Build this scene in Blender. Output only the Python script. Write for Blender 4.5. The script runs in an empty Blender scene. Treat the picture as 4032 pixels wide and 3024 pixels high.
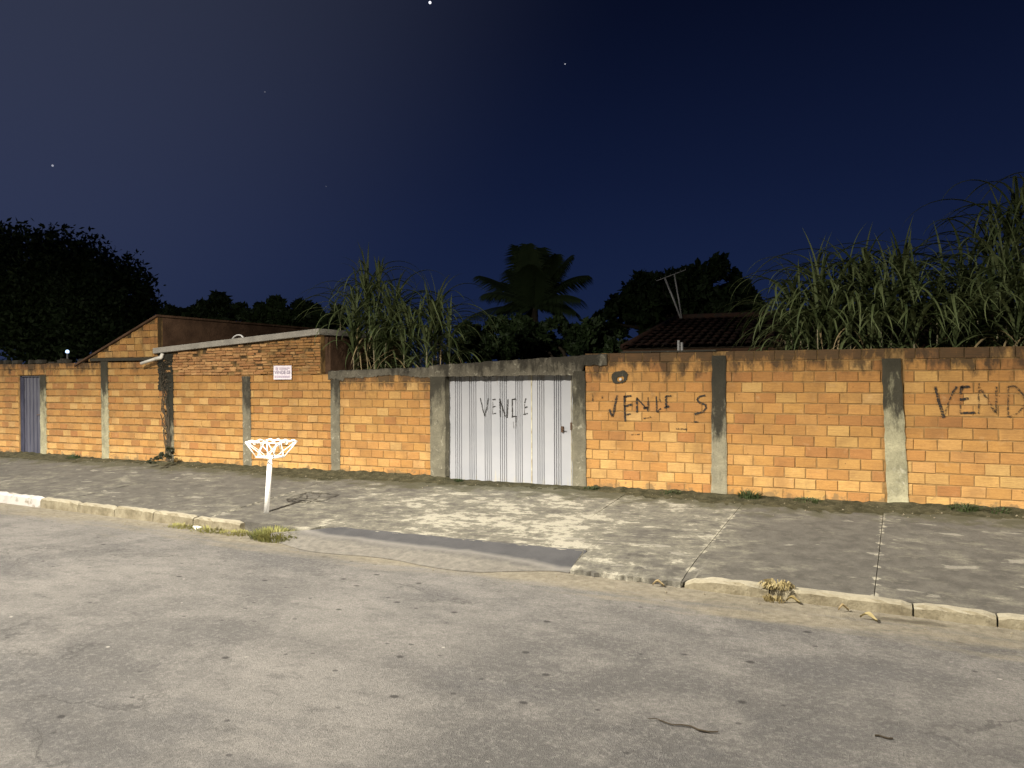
import bpy, math, random
import numpy as np
from mathutils import Vector, Matrix
random.seed(11); rng = np.random.default_rng(5)
S = bpy.context.scene
COL = S.collection

# ------------------------------------------------------------------ camera
FPX, CX, CY = 3028.0, 2016.0, 1512.0                     # focal length and centre in photo pixels
def basis(yaw, pitch, roll):
    F = np.array([-math.sin(yaw)*math.cos(pitch), math.cos(yaw)*math.cos(pitch), math.sin(pitch)])
    R = np.array([math.cos(yaw), math.sin(yaw), 0.0]); U = np.cross(R, F)
    c, s = math.cos(roll), math.sin(roll)
    return F, c*R + s*U, c*U - s*R
CF, CR, CU = basis(math.radians(24.6), math.radians(-0.55), math.radians(-0.25))
CAM = np.array([0.0, -12.46, 1.90])
cam_d = bpy.data.cameras.new('camera'); cam = bpy.data.objects.new('camera', cam_d); COL.objects.link(cam)
cam_d.sensor_width = 36.0; cam_d.lens = FPX/4032*36.0; cam_d.clip_start = 0.05; cam_d.clip_end = 3000
cam.matrix_world = Matrix(((CR[0], CU[0], -CF[0], CAM[0]), (CR[1], CU[1], -CF[1], CAM[1]), (CR[2], CU[2], -CF[2], CAM[2]), (0, 0, 0, 1)))
S.camera = cam

# ------------------------------------------------------------------ world: clear night sky, last blue of dusk low down
w = bpy.data.worlds.new('World'); S.world = w; w.use_nodes = True
nt = w.node_tree; nt.nodes.clear()
def wn(t, **k):
    n = nt.nodes.new(t)
    for a, b in k.items(): setattr(n, a, b)
    return n
wo = wn('ShaderNodeOutputWorld'); bg = wn('ShaderNodeBackground'); tc = wn('ShaderNodeTexCoord')
sep = wn('ShaderNodeSeparateXYZ'); nt.links.new(tc.outputs['Generated'], sep.inputs[0])
ramp = wn('ShaderNodeValToRGB'); nt.links.new(sep.outputs['Z'], ramp.inputs[0])
cr = ramp.color_ramp; cr.interpolation = 'B_SPLINE'
stops = [(0.0, (0.0098, 0.0175, 0.050)), (0.10, (0.0085, 0.0165, 0.055)), (0.24, (0.0052, 0.0100, 0.037)), (0.42, (0.0022, 0.0042, 0.0165)), (0.7, (0.0008, 0.0013, 0.006))]
while len(cr.elements) < len(stops): cr.elements.new(0.5)
for e, (p, c) in zip(cr.elements, stops): e.position = p; e.color = (*c, 1)
# lens veil of the street lamp painted into the sky, on the left (west) side
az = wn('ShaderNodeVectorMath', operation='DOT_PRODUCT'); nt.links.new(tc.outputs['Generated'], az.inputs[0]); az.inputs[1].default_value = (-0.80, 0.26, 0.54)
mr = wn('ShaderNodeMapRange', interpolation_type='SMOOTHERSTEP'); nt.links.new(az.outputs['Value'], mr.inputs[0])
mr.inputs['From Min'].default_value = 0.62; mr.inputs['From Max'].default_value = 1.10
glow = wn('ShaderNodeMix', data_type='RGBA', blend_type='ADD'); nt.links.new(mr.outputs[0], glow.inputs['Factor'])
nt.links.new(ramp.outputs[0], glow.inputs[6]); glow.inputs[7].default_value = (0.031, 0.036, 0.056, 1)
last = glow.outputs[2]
def raydir(u, v):
    r = CF + CR*(u-CX)/FPX - CU*(v-CY)/FPX
    return r/np.linalg.norm(r)
for (u, v, wd, b) in [(1693, 10, 1.6e-3, 1.2), (2225, 252, 0.75e-3, 0.45), (207, 652, 1.1e-3, 0.35), (1043, 362, 0.7e-3, 0.12), (1284, 734, 0.7e-3, 0.06)]:
    d = wn('ShaderNodeVectorMath', operation='DISTANCE'); nt.links.new(tc.outputs['Generated'], d.inputs[0]); d.inputs[1].default_value = raydir(u, v)
    lt = wn('ShaderNodeMath', operation='LESS_THAN'); nt.links.new(d.outputs['Value'], lt.inputs[0]); lt.inputs[1].default_value = wd
    st = wn('ShaderNodeMix', data_type='RGBA', blend_type='ADD'); nt.links.new(lt.outputs[0], st.inputs['Factor'])
    nt.links.new(last, st.inputs[6]); st.inputs[7].default_value = (b, b, b*1.08, 1); last = st.outputs[2]
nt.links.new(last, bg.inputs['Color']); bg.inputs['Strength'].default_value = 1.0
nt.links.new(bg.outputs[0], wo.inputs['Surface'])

S.view_settings.view_transform = 'Standard'; S.view_settings.look = 'None'
S.view_settings.exposure = 0.0; S.view_settings.gamma = 1.0; S.view_settings.use_curve_mapping = False

S.cycles.max_bounces = 5; S.cycles.diffuse_bounces = 3; S.cycles.glossy_bounces = 2; S.cycles.transmission_bounces = 2; S.cycles.transparent_max_bounces = 6
LAMP = (-8.1, -10.0, 7.7)                                 # head of the street lamp, from the bin's shadow
LAMP_W = 18500.0

# ------------------------------------------------------------------ helpers
def ray(u, v): return CF + CR*(u-CX)/FPX - CU*(v-CY)/FPX
def W(u, v, y=0.0):                                       # photo pixel -> point on the vertical plane Y = y
    r = ray(u, v); t = (y-CAM[1])/r[1]; return Vector(CAM + t*r)
PS = 0.08                                                 # the pavement falls 8 % towards the street
def G(u, v):                                              # photo pixel -> point on the pavement
    n = np.array([0, -PS, 1.0]); r = ray(u, v); t = -(n@CAM)/(n@r); return Vector(CAM + t*r)
ZR = -0.43
def RD(u, v, z=ZR):                                       # photo pixel -> point on the road
    r = ray(u, v); t = (z-CAM[2])/r[2]; return Vector(CAM + t*r)
def yk(x): return -4.0 - 0.0535*x                         # back edge of the kerb
def pz(y): return PS*y if y < 0 else 0.0

ORIGIN = {}
def link(o, parent=None):
    COL.objects.link(o)
    if parent is not None:
        o.parent = parent; o.matrix_parent_inverse = Matrix.Translation(-Vector(ORIGIN[parent.name]))
    ORIGIN[o.name] = ORIGIN[parent.name] if parent is not None and o.type == 'MESH' and False else tuple(o.location)
    return o
def mesh(name, vs, fs, mat=None, smooth=False):
    m = bpy.data.meshes.new(name); m.from_pydata([tuple(v) for v in vs], [], fs); m.update()
    if mat: m.materials.append(mat)
    if smooth: m.polygons.foreach_set('use_smooth', [True]*len(m.polygons))
    return m
def obj(name, me, parent=None, loc=(0, 0, 0), rot=(0, 0, 0), scale=(1, 1, 1)):
    o = bpy.data.objects.new(name, me); o.location = loc; o.rotation_euler = rot; o.scale = scale
    return link(o, parent)
def tag(o, label=None, cat=None, group=None, kind=None):
    if label: o['label'] = label
    if cat: o['category'] = cat
    if group: o['group'] = group
    if kind: o['kind'] = kind
    return o
def thing(name, label, cat, loc, group=None):
    o = bpy.data.objects.new(name, None); o.location = loc; o.empty_display_size = 0.2
    link(o); return tag(o, label, cat, group)

class MB:                                                 # collects shapes for ONE mesh
    def __init__(s): s.v = []; s.f = []
    def add(s, vs, fs):
        b = len(s.v); s.v += [tuple(v) for v in vs]; s.f += [tuple(i+b for i in f) for f in fs]; return s
    def box(s, a, b, j=0.0):
        x0, y0, z0 = a; x1, y1, z1 = b
        vs = [(x, y, z) for x in (x0, x1) for y in (y0, y1) for z in (z0, z1)]
        if j: vs = [tuple(c+random.uniform(-j, j) for c in v) for v in vs]
        return s.add(vs, [(0, 1, 3, 2), (4, 6, 7, 5), (0, 4, 5, 1), (2, 3, 7, 6), (0, 2, 6, 4), (1, 5, 7, 3)])
    def tube(s, pts, r, n=8, cap=True):
        pts = [Vector(p) for p in pts]; rs = r if isinstance(r, (list, tuple)) else [r]*len(pts)
        vs, fs = [], []
        up = None
        for i, p in enumerate(pts):
            t = (pts[min(i+1, len(pts)-1)] - pts[max(i-1, 0)]).normalized()
            if up is None: up = Vector((0, 0, 1)) if abs(t.z) < 0.9 else Vector((1, 0, 0))
            a = t.cross(up).normalized(); b = a.cross(t).normalized(); up = b
            for k in range(n):
                q = 2*math.pi*k/n; vs.append(p + (a*math.cos(q) + b*math.sin(q))*rs[i])
        for i in range(len(pts)-1):
            for k in range(n):
                fs.append((i*n+k, i*n+(k+1) % n, (i+1)*n+(k+1) % n, (i+1)*n+k))
        if cap: fs.append(tuple(range(n-1, -1, -1))); fs.append(tuple((len(pts)-1)*n+k for k in range(n)))
        return s.add(vs, fs)
    def ribbon(s, pts, wd, nrm):                          # flat stroke lying in the plane with normal nrm
        pts = [Vector(p) for p in pts]; vs, fs = [], []
        for i, p in enumerate(pts):
            t = (pts[min(i+1, len(pts)-1)] - pts[max(i-1, 0)]).normalized(); a = t.cross(nrm).normalized()
            q = wd*(0.75 + 0.35*random.random()); vs += [p-a*q/2, p+a*q/2]
        for i in range(len(pts)-1): fs.append((2*i, 2*i+1, 2*i+3, 2*i+2))
        return s.add(vs, fs)
    def build(s, name, mat, parent=None, smooth=False): return obj(name, mesh(name, s.v, s.f, mat, smooth), parent)

def bevel(o, wd=0.01, seg=2):
    m = o.modifiers.new('bevel', 'BEVEL'); m.width = wd; m.segments = seg; m.limit_method = 'ANGLE'; return o

# ------------------------------------------------------------------ materials
class Mat:
    def __init__(s, name, rough=0.85, spec=0.3):
        s.m = bpy.data.materials.new(name); s.m.use_nodes = True; s.t = s.m.node_tree
        s.b = s.t.nodes['Principled BSDF']; s.b.inputs['Roughness'].default_value = rough
        s.b.inputs['Specular IOR Level'].default_value = spec
        g = s.t.nodes.new('ShaderNodeNewGeometry'); s.geo = g; s.pos = g.outputs['Position']
        s.sepz = s.t.nodes.new('ShaderNodeSeparateXYZ'); s.l(s.pos, s.sepz.inputs[0])
    def l(s, a, b): s.t.links.new(a, b)
    def n(s, t, **k):
        n = s.t.nodes.new(t)
        for a, b in k.items(): setattr(n, a, b)
        return n
    def set(s, sock, v):
        if hasattr(v, 'links') or isinstance(v, bpy.types.NodeSocket): s.l(v, sock)
        else: sock.default_value = v
    def math(s, op, a, b=None):
        n = s.n('ShaderNodeMath', operation=op); s.set(n.inputs[0], a)
        if b is not None: s.set(n.inputs[1], b)
        return n.outputs[0]
    def rng(s, x, lo, hi, a=0.0, b=1.0):
        n = s.n('ShaderNodeMapRange'); n.clamp = True; s.set(n.inputs[0], x)
        n.inputs[1].default_value = lo; n.inputs[2].default_value = hi; n.inputs[3].default_value = a; n.inputs[4].default_value = b
        return n.outputs[0]
    def co(s, scale=(1, 1, 1), off=(0, 0, 0), base=None):
        n = s.n('ShaderNodeMapping'); s.l(base or s.pos, n.inputs[0]); n.inputs[3].default_value = scale; n.inputs[1].default_value = off
        return n.outputs[0]
    def noise(s, scale, detail=4, rough=0.55, vec=None, dist=0.0):
        n = s.n('ShaderNodeTexNoise'); s.l(vec or s.pos, n.inputs['Vector']); n.inputs['Scale'].default_value = scale
        n.inputs['Detail'].default_value = detail; n.inputs['Roughness'].default_value = rough; n.inputs['Distortion'].default_value = dist
        return n.outputs['Fac']
    def vor(s, scale, vec=None, feature='F1', rnd=1.0):
        n = s.n('ShaderNodeTexVoronoi', feature=feature); s.l(vec or s.pos, n.inputs['Vector']); n.inputs['Scale'].default_value = scale
        n.inputs['Randomness'].default_value = rnd
        return n.outputs['Distance']
    def mix(s, f, a, b, mode='MIX'):
        n = s.n('ShaderNodeMix', data_type='RGBA', blend_type=mode); s.set(n.inputs[0], f)
        s.set(n.inputs[6], (*a, 1) if isinstance(a, tuple) and len(a) == 3 else a); s.set(n.inputs[7], (*b, 1) if isinstance(b, tuple) and len(b) == 3 else b)
        return n.outputs[2]
    def col(s, c): s.set(s.b.inputs['Base Color'], (*c, 1) if isinstance(c, tuple) else c); return s
    def bump(s, h, strength=0.5, dist=0.01, prev=None):
        n = s.n('ShaderNodeBump'); s.l(h, n.inputs['Height']); n.inputs['Strength'].default_value = strength; n.inputs['Distance'].default_value = dist
        if prev: s.l(prev, n.inputs['Normal'])
        s.l(n.outputs[0], s.b.inputs['Normal']); return n.outputs[0]

def brick_material(name, island=False, itop=2.29):
    k = Mat(name, 0.9, 0.2)
    if island:
        rp = k.n('ShaderNodeValToRGB'); k.l(k.geo.outputs['Random Per Island'], rp.inputs[0])
        e = rp.color_ramp; e.elements[0].color = (0.30, 0.135, 0.052, 1); e.elements[1].color = (0.53, 0.31, 0.13, 1); base = rp.outputs[0]; top = itop
    else:
        oi = k.n('ShaderNodeObjectInfo'); base = oi.outputs['Color']; top = k.math('MULTIPLY', oi.outputs['Alpha'], 4.0)
    x = k.sepz.outputs['Z']
    grain = k.noise(26, 5, 0.6, k.co((1, 1, 2.6))); fine = k.noise(170, 3)
    c = k.mix(k.rng(grain, 0.32, 0.72), k.mix(0.30, base, (0.12, 0.05, 0.02)), base)
    c = k.mix(k.rng(fine, 0.35, 0.75, 0, 0.22), c, (0.60, 0.36, 0.15))
    pale = k.noise(5.5, 4, 0.6)
    c = k.mix(k.rng(pale, 0.60, 0.78, 0, 0.45), c, (0.46, 0.31, 0.16))       # dried mortar smears
    # black mould running down from the wall top
    d = k.math('SUBTRACT', top, x)                                            # distance below the top
    run = k.noise(4.2, 6, 0.68, k.co((1.0, 1.0, 0.42)))
    thr = k.rng(d, 0.0, 0.60, 0.32, 0.72)
    drip = k.math('MULTIPLY', k.rng(k.noise(11, 3, 0.5, k.co((1, 1, 0.04))), 0.60, 0.70), k.rng(k.math('ADD', d, k.math('MULTIPLY', k.noise(1.7, 3), 0.7)), 0.35, 0.95, 1, 0))
    mould = k.rng(k.math('SUBTRACT', run, thr), -0.05, 0.09)
    c = k.mix(k.math('MAXIMUM', k.math('MULTIPLY', mould, 0.88), k.math('MULTIPLY', drip, 0.6)), c, (0.028, 0.023, 0.016))
    # splash dirt low down
    low = k.rng(k.math('SUBTRACT', k.noise(7, 5, 0.65), k.rng(x, 0.0, 0.35, 0.42, 0.80)), 0.0, 0.08)
    c = k.mix(k.math('MULTIPLY', low, 0.6), c, (0.10, 0.085, 0.05))
    spots = k.rng(k.noise(2.3, 5, 0.62), 0.46, 0.72, 0, 0.5)
    c = k.mix(spots, c, (0.13, 0.07, 0.03))
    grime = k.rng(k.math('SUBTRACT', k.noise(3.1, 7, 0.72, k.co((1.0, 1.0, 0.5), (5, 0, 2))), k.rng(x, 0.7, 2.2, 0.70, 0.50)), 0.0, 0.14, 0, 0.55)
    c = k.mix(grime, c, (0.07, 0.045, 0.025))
    pit = k.rng(k.vor(9.0, k.co((1, 1, 1.3))), 0.05, 0.10, 1, 0)
    pit = k.math('MULTIPLY', pit, k.rng(k.noise(3.3, 2), 0.52, 0.58)); c = k.mix(k.math('MULTIPLY', pit, 0.85), c, (0.03, 0.02, 0.012))
    comb = k.noise(30, 4, 0.6, k.co((0.12, 1, 3.2)))
    c = k.mix(k.rng(comb, 0.44, 0.64, 0, 0.30), c, (0.15, 0.075, 0.03))
    k.col(c); b1 = k.bump(k.math('ADD', grain, k.math('MULTIPLY', fine, 0.4)), 0.7, 0.007); k.bump(comb, 0.6, 0.006, b1)
    return k.m
M_brick = brick_material('fired_brick'); M_brick_i = brick_material('fired_brick_far', True); M_brick_s = brick_material('thin_fired_brick', True, 3.3)

k = Mat('earth_mortar', 0.95, 0.1)
c = k.mix(k.rng(k.noise(9, 5), 0.35, 0.7), (0.175, 0.105, 0.040), (0.270, 0.168, 0.070))
c = k.mix(k.rng(k.math('SUBTRACT', k.noise(4.2, 6, 0.68, k.co((1, 1, 0.42))), k.rng(k.sepz.outputs['Z'], 1.55, 2.25, 0.80, 0.46)), -0.05, 0.08, 0, 0.8), c, (0.022, 0.018, 0.012))
k.col(c); k.bump(k.noise(60, 4), 0.6, 0.01); M_mortar = k.m

def concrete(name, a, b, dark, zlo, zhi, amount=0.9, scale=3.0):
    k = Mat(name, 0.92, 0.2)
    c = k.mix(k.rng(k.noise(scale, 6, 0.62), 0.33, 0.68), a, b)
    c = k.mix(k.rng(k.noise(38, 5, 0.7), 0.52, 0.78, 0, 0.55), c, (0.06, 0.052, 0.036))
    c = k.mix(k.rng(k.noise(11, 4, 0.6, dist=0.6), 0.58, 0.74, 0, 0.5), c, (0.42, 0.40, 0.31))
    z = k.sepz.outputs['Z']
    m = k.rng(k.math('SUBTRACT', k.noise(3.1, 6, 0.68, k.co((1.6, 1.6, 0.55))), k.rng(z, zlo, zhi, 0.74, 0.28)), -0.06, 0.10)
    c = k.mix(k.math('MULTIPLY', m, amount), c, dark)
    k.col(c); k.bump(k.noise(30, 6, 0.7), 0.8, 0.02)
    return k.m
M_pillar = concrete('pillar_concrete', (0.16, 0.152, 0.098), (0.33, 0.31, 0.20), (0.018, 0.016, 0.012), 0.5, 2.1)
M_pillar_dark = concrete('mouldy_pillar_concrete', (0.15, 0.14, 0.10), (0.24, 0.22, 0.15), (0.014, 0.013, 0.010), 0.0, 1.75)
M_pillar_black = concrete('blackened_pillar_concrete', (0.11, 0.105, 0.075), (0.19, 0.175, 0.12), (0.012, 0.012, 0.009), -0.6, 1.25, 0.92)
M_jamb = concrete('jamb_concrete', (0.095, 0.088, 0.064), (0.165, 0.152, 0.108), (0.022, 0.02, 0.015), 0.5, 2.2, 0.85)
M_lintel = concrete('lintel_concrete', (0.066, 0.060, 0.046), (0.125, 0.113, 0.085), (0.018, 0.016, 0.012), 1.7, 2.4, 0.85)
M_slab = concrete('roof_slab_concrete', (0.22, 0.208, 0.182), (0.32, 0.30, 0.26), (0.09, 0.08, 0.065), 2.4, 4.5, 0.5)
M_footing = concrete('footing_concrete', (0.045, 0.042, 0.026), (0.095, 0.088, 0.056), (0.02, 0.02, 0.012), -1, 1, 0.6)

# road: worn grey asphalt, sandy gutter, oil spots, hairline cracks
k = Mat('worn_asphalt', 0.88, 0.25)
big = k.noise(0.30, 4, 0.55, dist=0.4); mid = k.noise(1.5, 7, 0.66); fin = k.noise(60, 5, 0.75); peb = k.vor(120)
c = k.mix(k.rng(big, 0.40, 0.62), (0.110, 0.106, 0.100), (0.198, 0.188, 0.172))
c = k.mix(k.rng(mid, 0.45, 0.62, 0, 0.7), c, (0.235, 0.222, 0.202))
c = k.mix(k.rng(k.noise(0.8, 6, 0.62, k.co((0.6, 1.3, 1), (7, 3, 0))), 0.53, 0.63, 0, 0.65), c, (0.098, 0.096, 0.095))
c = k.mix(k.rng(k.noise(5, 7, 0.75, k.co((0.6, 1.2, 1))), 0.50, 0.68, 0, 0.6), c, (0.078, 0.075, 0.071))
trk = k.math('ADD', k.sepz.outputs['Y'], k.math('MULTIPLY', k.noise(0.35, 3), 1.6))
c = k.mix(k.math('MULTIPLY', k.rng(k.math('ABSOLUTE', k.math('ADD', trk, 6.3)), 0.0, 0.5, 0.5, 0.0), k.rng(k.noise(1.1, 5, 0.65), 0.35, 0.6)), c, (0.085, 0.082, 0.078))     # tyre-darkened track
c = k.mix(k.math('MULTIPLY', k.rng(k.math('ABSOLUTE', k.math('ADD', trk, 8.3)), 0.0, 0.5, 0.5, 0.0), k.rng(k.noise(1.3, 5, 0.65), 0.35, 0.6)), c, (0.085, 0.082, 0.078))
c = k.mix(k.rng(k.noise(9, 5, 0.7, k.co((1, 1, 1), (2, 5, 0))), 0.58, 0.74, 0, 0.4), c, (0.29, 0.275, 0.25))
c = k.mix(k.rng(fin, 0.40, 0.64, 0, 0.6), c, (0.065, 0.063, 0.06))
c = k.mix(k.rng(k.noise(24, 6, 0.8), 0.50, 0.68, 0, 0.45), c, (0.27, 0.26, 0.24))
c = k.mix(k.rng(k.noise(130, 2), 0.66, 0.74, 0, 0.7), c, (0.42, 0.40, 0.37))
def blots(sc, lo, hi, off, gate):
    return k.math('MULTIPLY', k.rng(k.math('ADD', k.vor(sc, k.co((0.8, 1.0, 1), off)), k.math('MULTIPLY', k.noise(14, 3), 0.05)), lo, hi, 1, 0), k.rng(k.noise(0.7, 2, vec=k.co((1, 1, 1), off)), gate, gate+0.10))
c = k.mix(k.math('MULTIPLY', blots(2.4, 0.075, 0.115, (0, 0, 0), 0.36), 0.85), c, (0.035, 0.033, 0.032))
c = k.mix(k.math('MULTIPLY', blots(4.5, 0.085, 0.13, (3, 7, 0), 0.38), 0.75), c, (0.045, 0.043, 0.042))
c = k.mix(k.math('MULTIPLY', blots(3.0, 0.050, 0.075, (9, 2, 0), 0.46), 0.8), c, (0.42, 0.40, 0.35))
warp = k.n('ShaderNodeVectorMath', operation='ADD'); nn = k.n('ShaderNodeTexNoise'); k.l(k.pos, nn.inputs['Vector']); nn.inputs['Scale'].default_value = 1.8; nn.inputs['Detail'].default_value = 7; nn.inputs['Roughness'].default_value = 0.65
sc_ = k.n('ShaderNodeVectorMath', operation='SCALE'); k.l(nn.outputs['Color'], sc_.inputs[0]); sc_.inputs['Scale'].default_value = 0.55
k.l(k.co((0.30, 0.8, 1)), warp.inputs[0]); k.l(sc_.outputs[0], warp.inputs[1])
crk = k.vor(0.75, warp.outputs[0], 'DISTANCE_TO_EDGE')
crack = k.math('MULTIPLY', k.rng(crk, 0.001, 0.011, 1, 0), k.rng(k.noise(0.5, 3, vec=k.co((1, 1, 1), (4, 9, 0))), 0.50, 0.60))
c = k.mix(k.math('MULTIPLY', crack, 0.65), c, (0.06, 0.058, 0.055))
# sandy gutter: distance from the kerb line, broken up by noise
dk = k.math('SUBTRACT', k.math('ADD', k.math('MULTIPLY', k.sepz.outputs['X'], -0.0535), -4.10), k.sepz.outputs['Y'])
sand = k.rng(k.math('SUBTRACT', k.math('ADD', k.noise(1.4, 6, 0.65, k.co((0.30, 1.8, 1))), 0.10), k.rng(dk, 0.0, 1.45, 0.22, 0.86)), 0.0, 0.22)
c = k.mix(k.math('MULTIPLY', sand, 0.72), c, k.mix(k.rng(k.noise(11, 6, 0.72), 0.35, 0.68), (0.150, 0.128, 0.088), (0.31, 0.275, 0.195)))
st_ = RD(3570, 2446); wv_ = k.n('ShaderNodeVectorMath', operation='DISTANCE'); k.l(k.co((0.42, 2.0, 1)), wv_.inputs[0]); wv_.inputs[1].default_value = (st_.x*0.42, st_.y*2.0, ZR)
c = k.mix(k.rng(k.math('ADD', wv_.outputs['Value'], k.math('MULTIPLY', k.noise(3.5, 5), 0.30)), 0.20, 0.33, 0.72, 0.0), c, (0.055, 0.045, 0.03))     # damp patch in the gutter
k.col(c); h1 = k.bump(k.math('ADD', fin, k.math('MULTIPLY', peb, 0.6)), 0.9, 0.014); k.bump(crack, 0.3, -0.02, h1)
M_road = k.m

def pavement_mat(name, lightness):
    k = Mat(name, 0.9, 0.2)
    oi = k.n('ShaderNodeObjectInfo')
    pat = k.noise(0.9, 3, 0.5, k.co((0.8, 1.1, 1))); blot = k.noise(4.2, 7, 0.70, k.co((0.8, 1.15, 1))); small = k.noise(16, 5, 0.7, k.co((0.8, 1.2, 1)))
    dark = k.mix(k.rng(k.noise(5, 6, 0.7), 0.35, 0.68), (0.066, 0.062, 0.054), (0.118, 0.111, 0.095))
    pale = k.mix(k.rng(small, 0.36, 0.66), (0.135, 0.128, 0.100), (0.265, 0.25, 0.195))
    wear = k.rng(k.math('ABSOLUTE', k.math('ADD', k.sepz.outputs['X'], 5.0)), 1.0, 5.0, 0.075, -0.035)          # scuffed pale where cars cross to the gate
    lvl = k.math('ADD', k.math('ADD', k.math('ADD', k.math('MULTIPLY', pat, 0.30), k.math('MULTIPLY', blot, 0.70)), wear), k.rng(oi.outputs['Alpha'], 0, 1, -0.08, 0.08))
    f = k.rng(lvl, 0.47, 0.64)
    c = k.mix(f, dark, pale)
    chips = k.rng(k.math('ADD', lvl, k.math('MULTIPLY', small, 0.12)), 0.66, 0.70, 0, 0.75)
    c = k.mix(chips, c, (0.37, 0.35, 0.28))
    chips = k.rng(k.noise(3.0, 4, 0.55, k.co((0.7, 1.3, 1), (3, 1, 0))), 0.645, 0.675, 0, 0.62)
    c = k.mix(chips, c, (0.27, 0.255, 0.21))
    xj = k.math('SUBTRACT', k.sepz.outputs['X'], k.math('MULTIPLY', k.math('ADD', k.sepz.outputs['Y'], 2.0), 0.045))
    for jx in (-9.25, -3.62, -1.74, 0.18, 2.08):
        near = k.rng(k.math('ABSOLUTE', k.math('SUBTRACT', xj, jx)), 0.0, 0.13, 0.14, -0.20)
        c = k.mix(k.rng(k.math('ADD', k.noise(7.5, 5, 0.6, k.co((0.7, 1.2, 1), (jx*3, 0, 0))), near), 0.60, 0.66, 0, 0.8), c, (0.34, 0.32, 0.25))     # crumbled pale joint edges
    # moss and dirt washed down from the foot of the wall
    moss = k.rng(k.math('SUBTRACT', k.noise(2.2, 6, 0.65), k.rng(k.sepz.outputs['Y'], -1.5, -0.25, 0.80, 0.22)), -0.03, 0.14)
    c = k.mix(k.math('MULTIPLY', moss, 0.85), c, k.mix(small, (0.030, 0.031, 0.016), (0.085, 0.080, 0.046)))
    c = k.mix(k.rng(k.noise(85, 3), 0.40, 0.70, 0, 0.35), c, (0.035, 0.033, 0.028))
    k.col(c); k.bump(k.noise(45, 6, 0.72), 0.5, 0.014)
    return k.m
M_pave = pavement_mat('weathered_pavement', 0)

k = Mat('fresh_asphalt', 0.85, 0.25)
c = k.mix(k.rng(k.noise(2.2, 5), 0.35, 0.68), (0.048, 0.048, 0.051), (0.078, 0.077, 0.078))
c = k.mix(k.rng(k.noise(90, 3, 0.7), 0.42, 0.7, 0, 0.5), c, (0.05, 0.05, 0.05))
yy_ = k.math('ADD', k.math('ADD', k.sepz.outputs['Y'], k.math('MULTIPLY', k.sepz.outputs['X'], 0.045)), k.math('MULTIPLY', k.noise(2.0, 5), 0.16))
c = k.mix(k.rng(k.math('ABSOLUTE', k.math('ADD', yy_, 3.92)), 0.0, 0.09, 0.5, 0.0), c, (0.25, 0.235, 0.21))     # pale tyre-worn seam
c = k.mix(k.math('MULTIPLY', k.rng(k.math('ADD', yy_, k.math('MULTIPLY', k.noise(5, 5), 0.25)), -3.98, -3.72, 0.8, 0.0), 1.0), c, k.mix(k.rng(k.noise(11, 6, 0.72), 0.35, 0.68), (0.125, 0.115, 0.098), (0.22, 0.205, 0.17)))
k.col(c); k.bump(k.noise(110, 4, 0.7), 0.6, 0.012); M_apron = k.m

k = Mat('kerb_concrete', 0.9, 0.2)
c = k.mix(k.rng(k.noise(5, 6, 0.65), 0.35, 0.66), (0.14, 0.118, 0.075), (0.27, 0.24, 0.165))
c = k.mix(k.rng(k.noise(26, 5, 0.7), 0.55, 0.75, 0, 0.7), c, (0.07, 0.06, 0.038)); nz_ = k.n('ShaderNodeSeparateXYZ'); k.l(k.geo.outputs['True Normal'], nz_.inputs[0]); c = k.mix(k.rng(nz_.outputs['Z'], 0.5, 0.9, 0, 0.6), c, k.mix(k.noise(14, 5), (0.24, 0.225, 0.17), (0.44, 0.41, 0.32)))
k.col(c); k.bump(k.noise(30, 6, 0.7), 0.8, 0.02); M_kerb = k.m
k = Mat('glare_white_kerb', 0.9, 0.2)  # far-left kerb stones: overexposed glare put into the colour as white
c = k.mix(k.rng(k.noise(6, 6, 0.65), 0.52, 0.66), (0.40, 0.385, 0.36), (0.22, 0.195, 0.15)); k.col(c); k.bump(k.noise(30, 5), 0.5, 0.01); M_kerbwhite = k.m

k = Mat('damp_soil', 0.97, 0.1)
c = k.mix(k.rng(k.noise(6, 6, 0.68), 0.35, 0.68), (0.026, 0.026, 0.013), (0.085, 0.076, 0.044))
c = k.mix(k.rng(k.noise(28, 4, 0.7), 0.60, 0.72, 0, 0.8), c, (0.22, 0.195, 0.13)); k.col(c); k.bump(k.noise(22, 7, 0.75), 1.0, 0.05); M_soil = k.m
k = Mat('yard_earth', 0.97, 0.1); k.col(k.mix(k.noise(1.2, 6), (0.05, 0.04, 0.022), (0.11, 0.085, 0.05))); M_ground = k.m

k = Mat('painted_gate_sheet', 0.45, 0.45)
c = k.mix(k.rng(k.noise(1.6, 5), 0.3, 0.75), (0.265, 0.275, 0.295), (0.315, 0.32, 0.335))
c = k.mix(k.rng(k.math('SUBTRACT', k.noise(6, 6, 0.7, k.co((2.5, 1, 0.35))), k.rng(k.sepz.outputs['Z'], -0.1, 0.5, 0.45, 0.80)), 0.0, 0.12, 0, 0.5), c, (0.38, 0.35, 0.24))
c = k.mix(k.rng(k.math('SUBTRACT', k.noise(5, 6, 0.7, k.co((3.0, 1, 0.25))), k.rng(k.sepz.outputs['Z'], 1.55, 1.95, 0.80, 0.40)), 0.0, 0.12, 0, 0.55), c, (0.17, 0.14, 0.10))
c = k.mix(k.rng(k.noise(60, 3), 0.68, 0.76, 0, 0.5), c, (0.2, 0.17, 0.13)); k.col(c); M_gate = k.m
k = Mat('dirty_gate_rail', 0.6, 0.3); k.col(k.mix(k.rng(k.noise(9, 5), 0.4, 0.65), (0.50, 0.47, 0.33), (0.27, 0.22, 0.12))); M_rail = k.m
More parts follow.
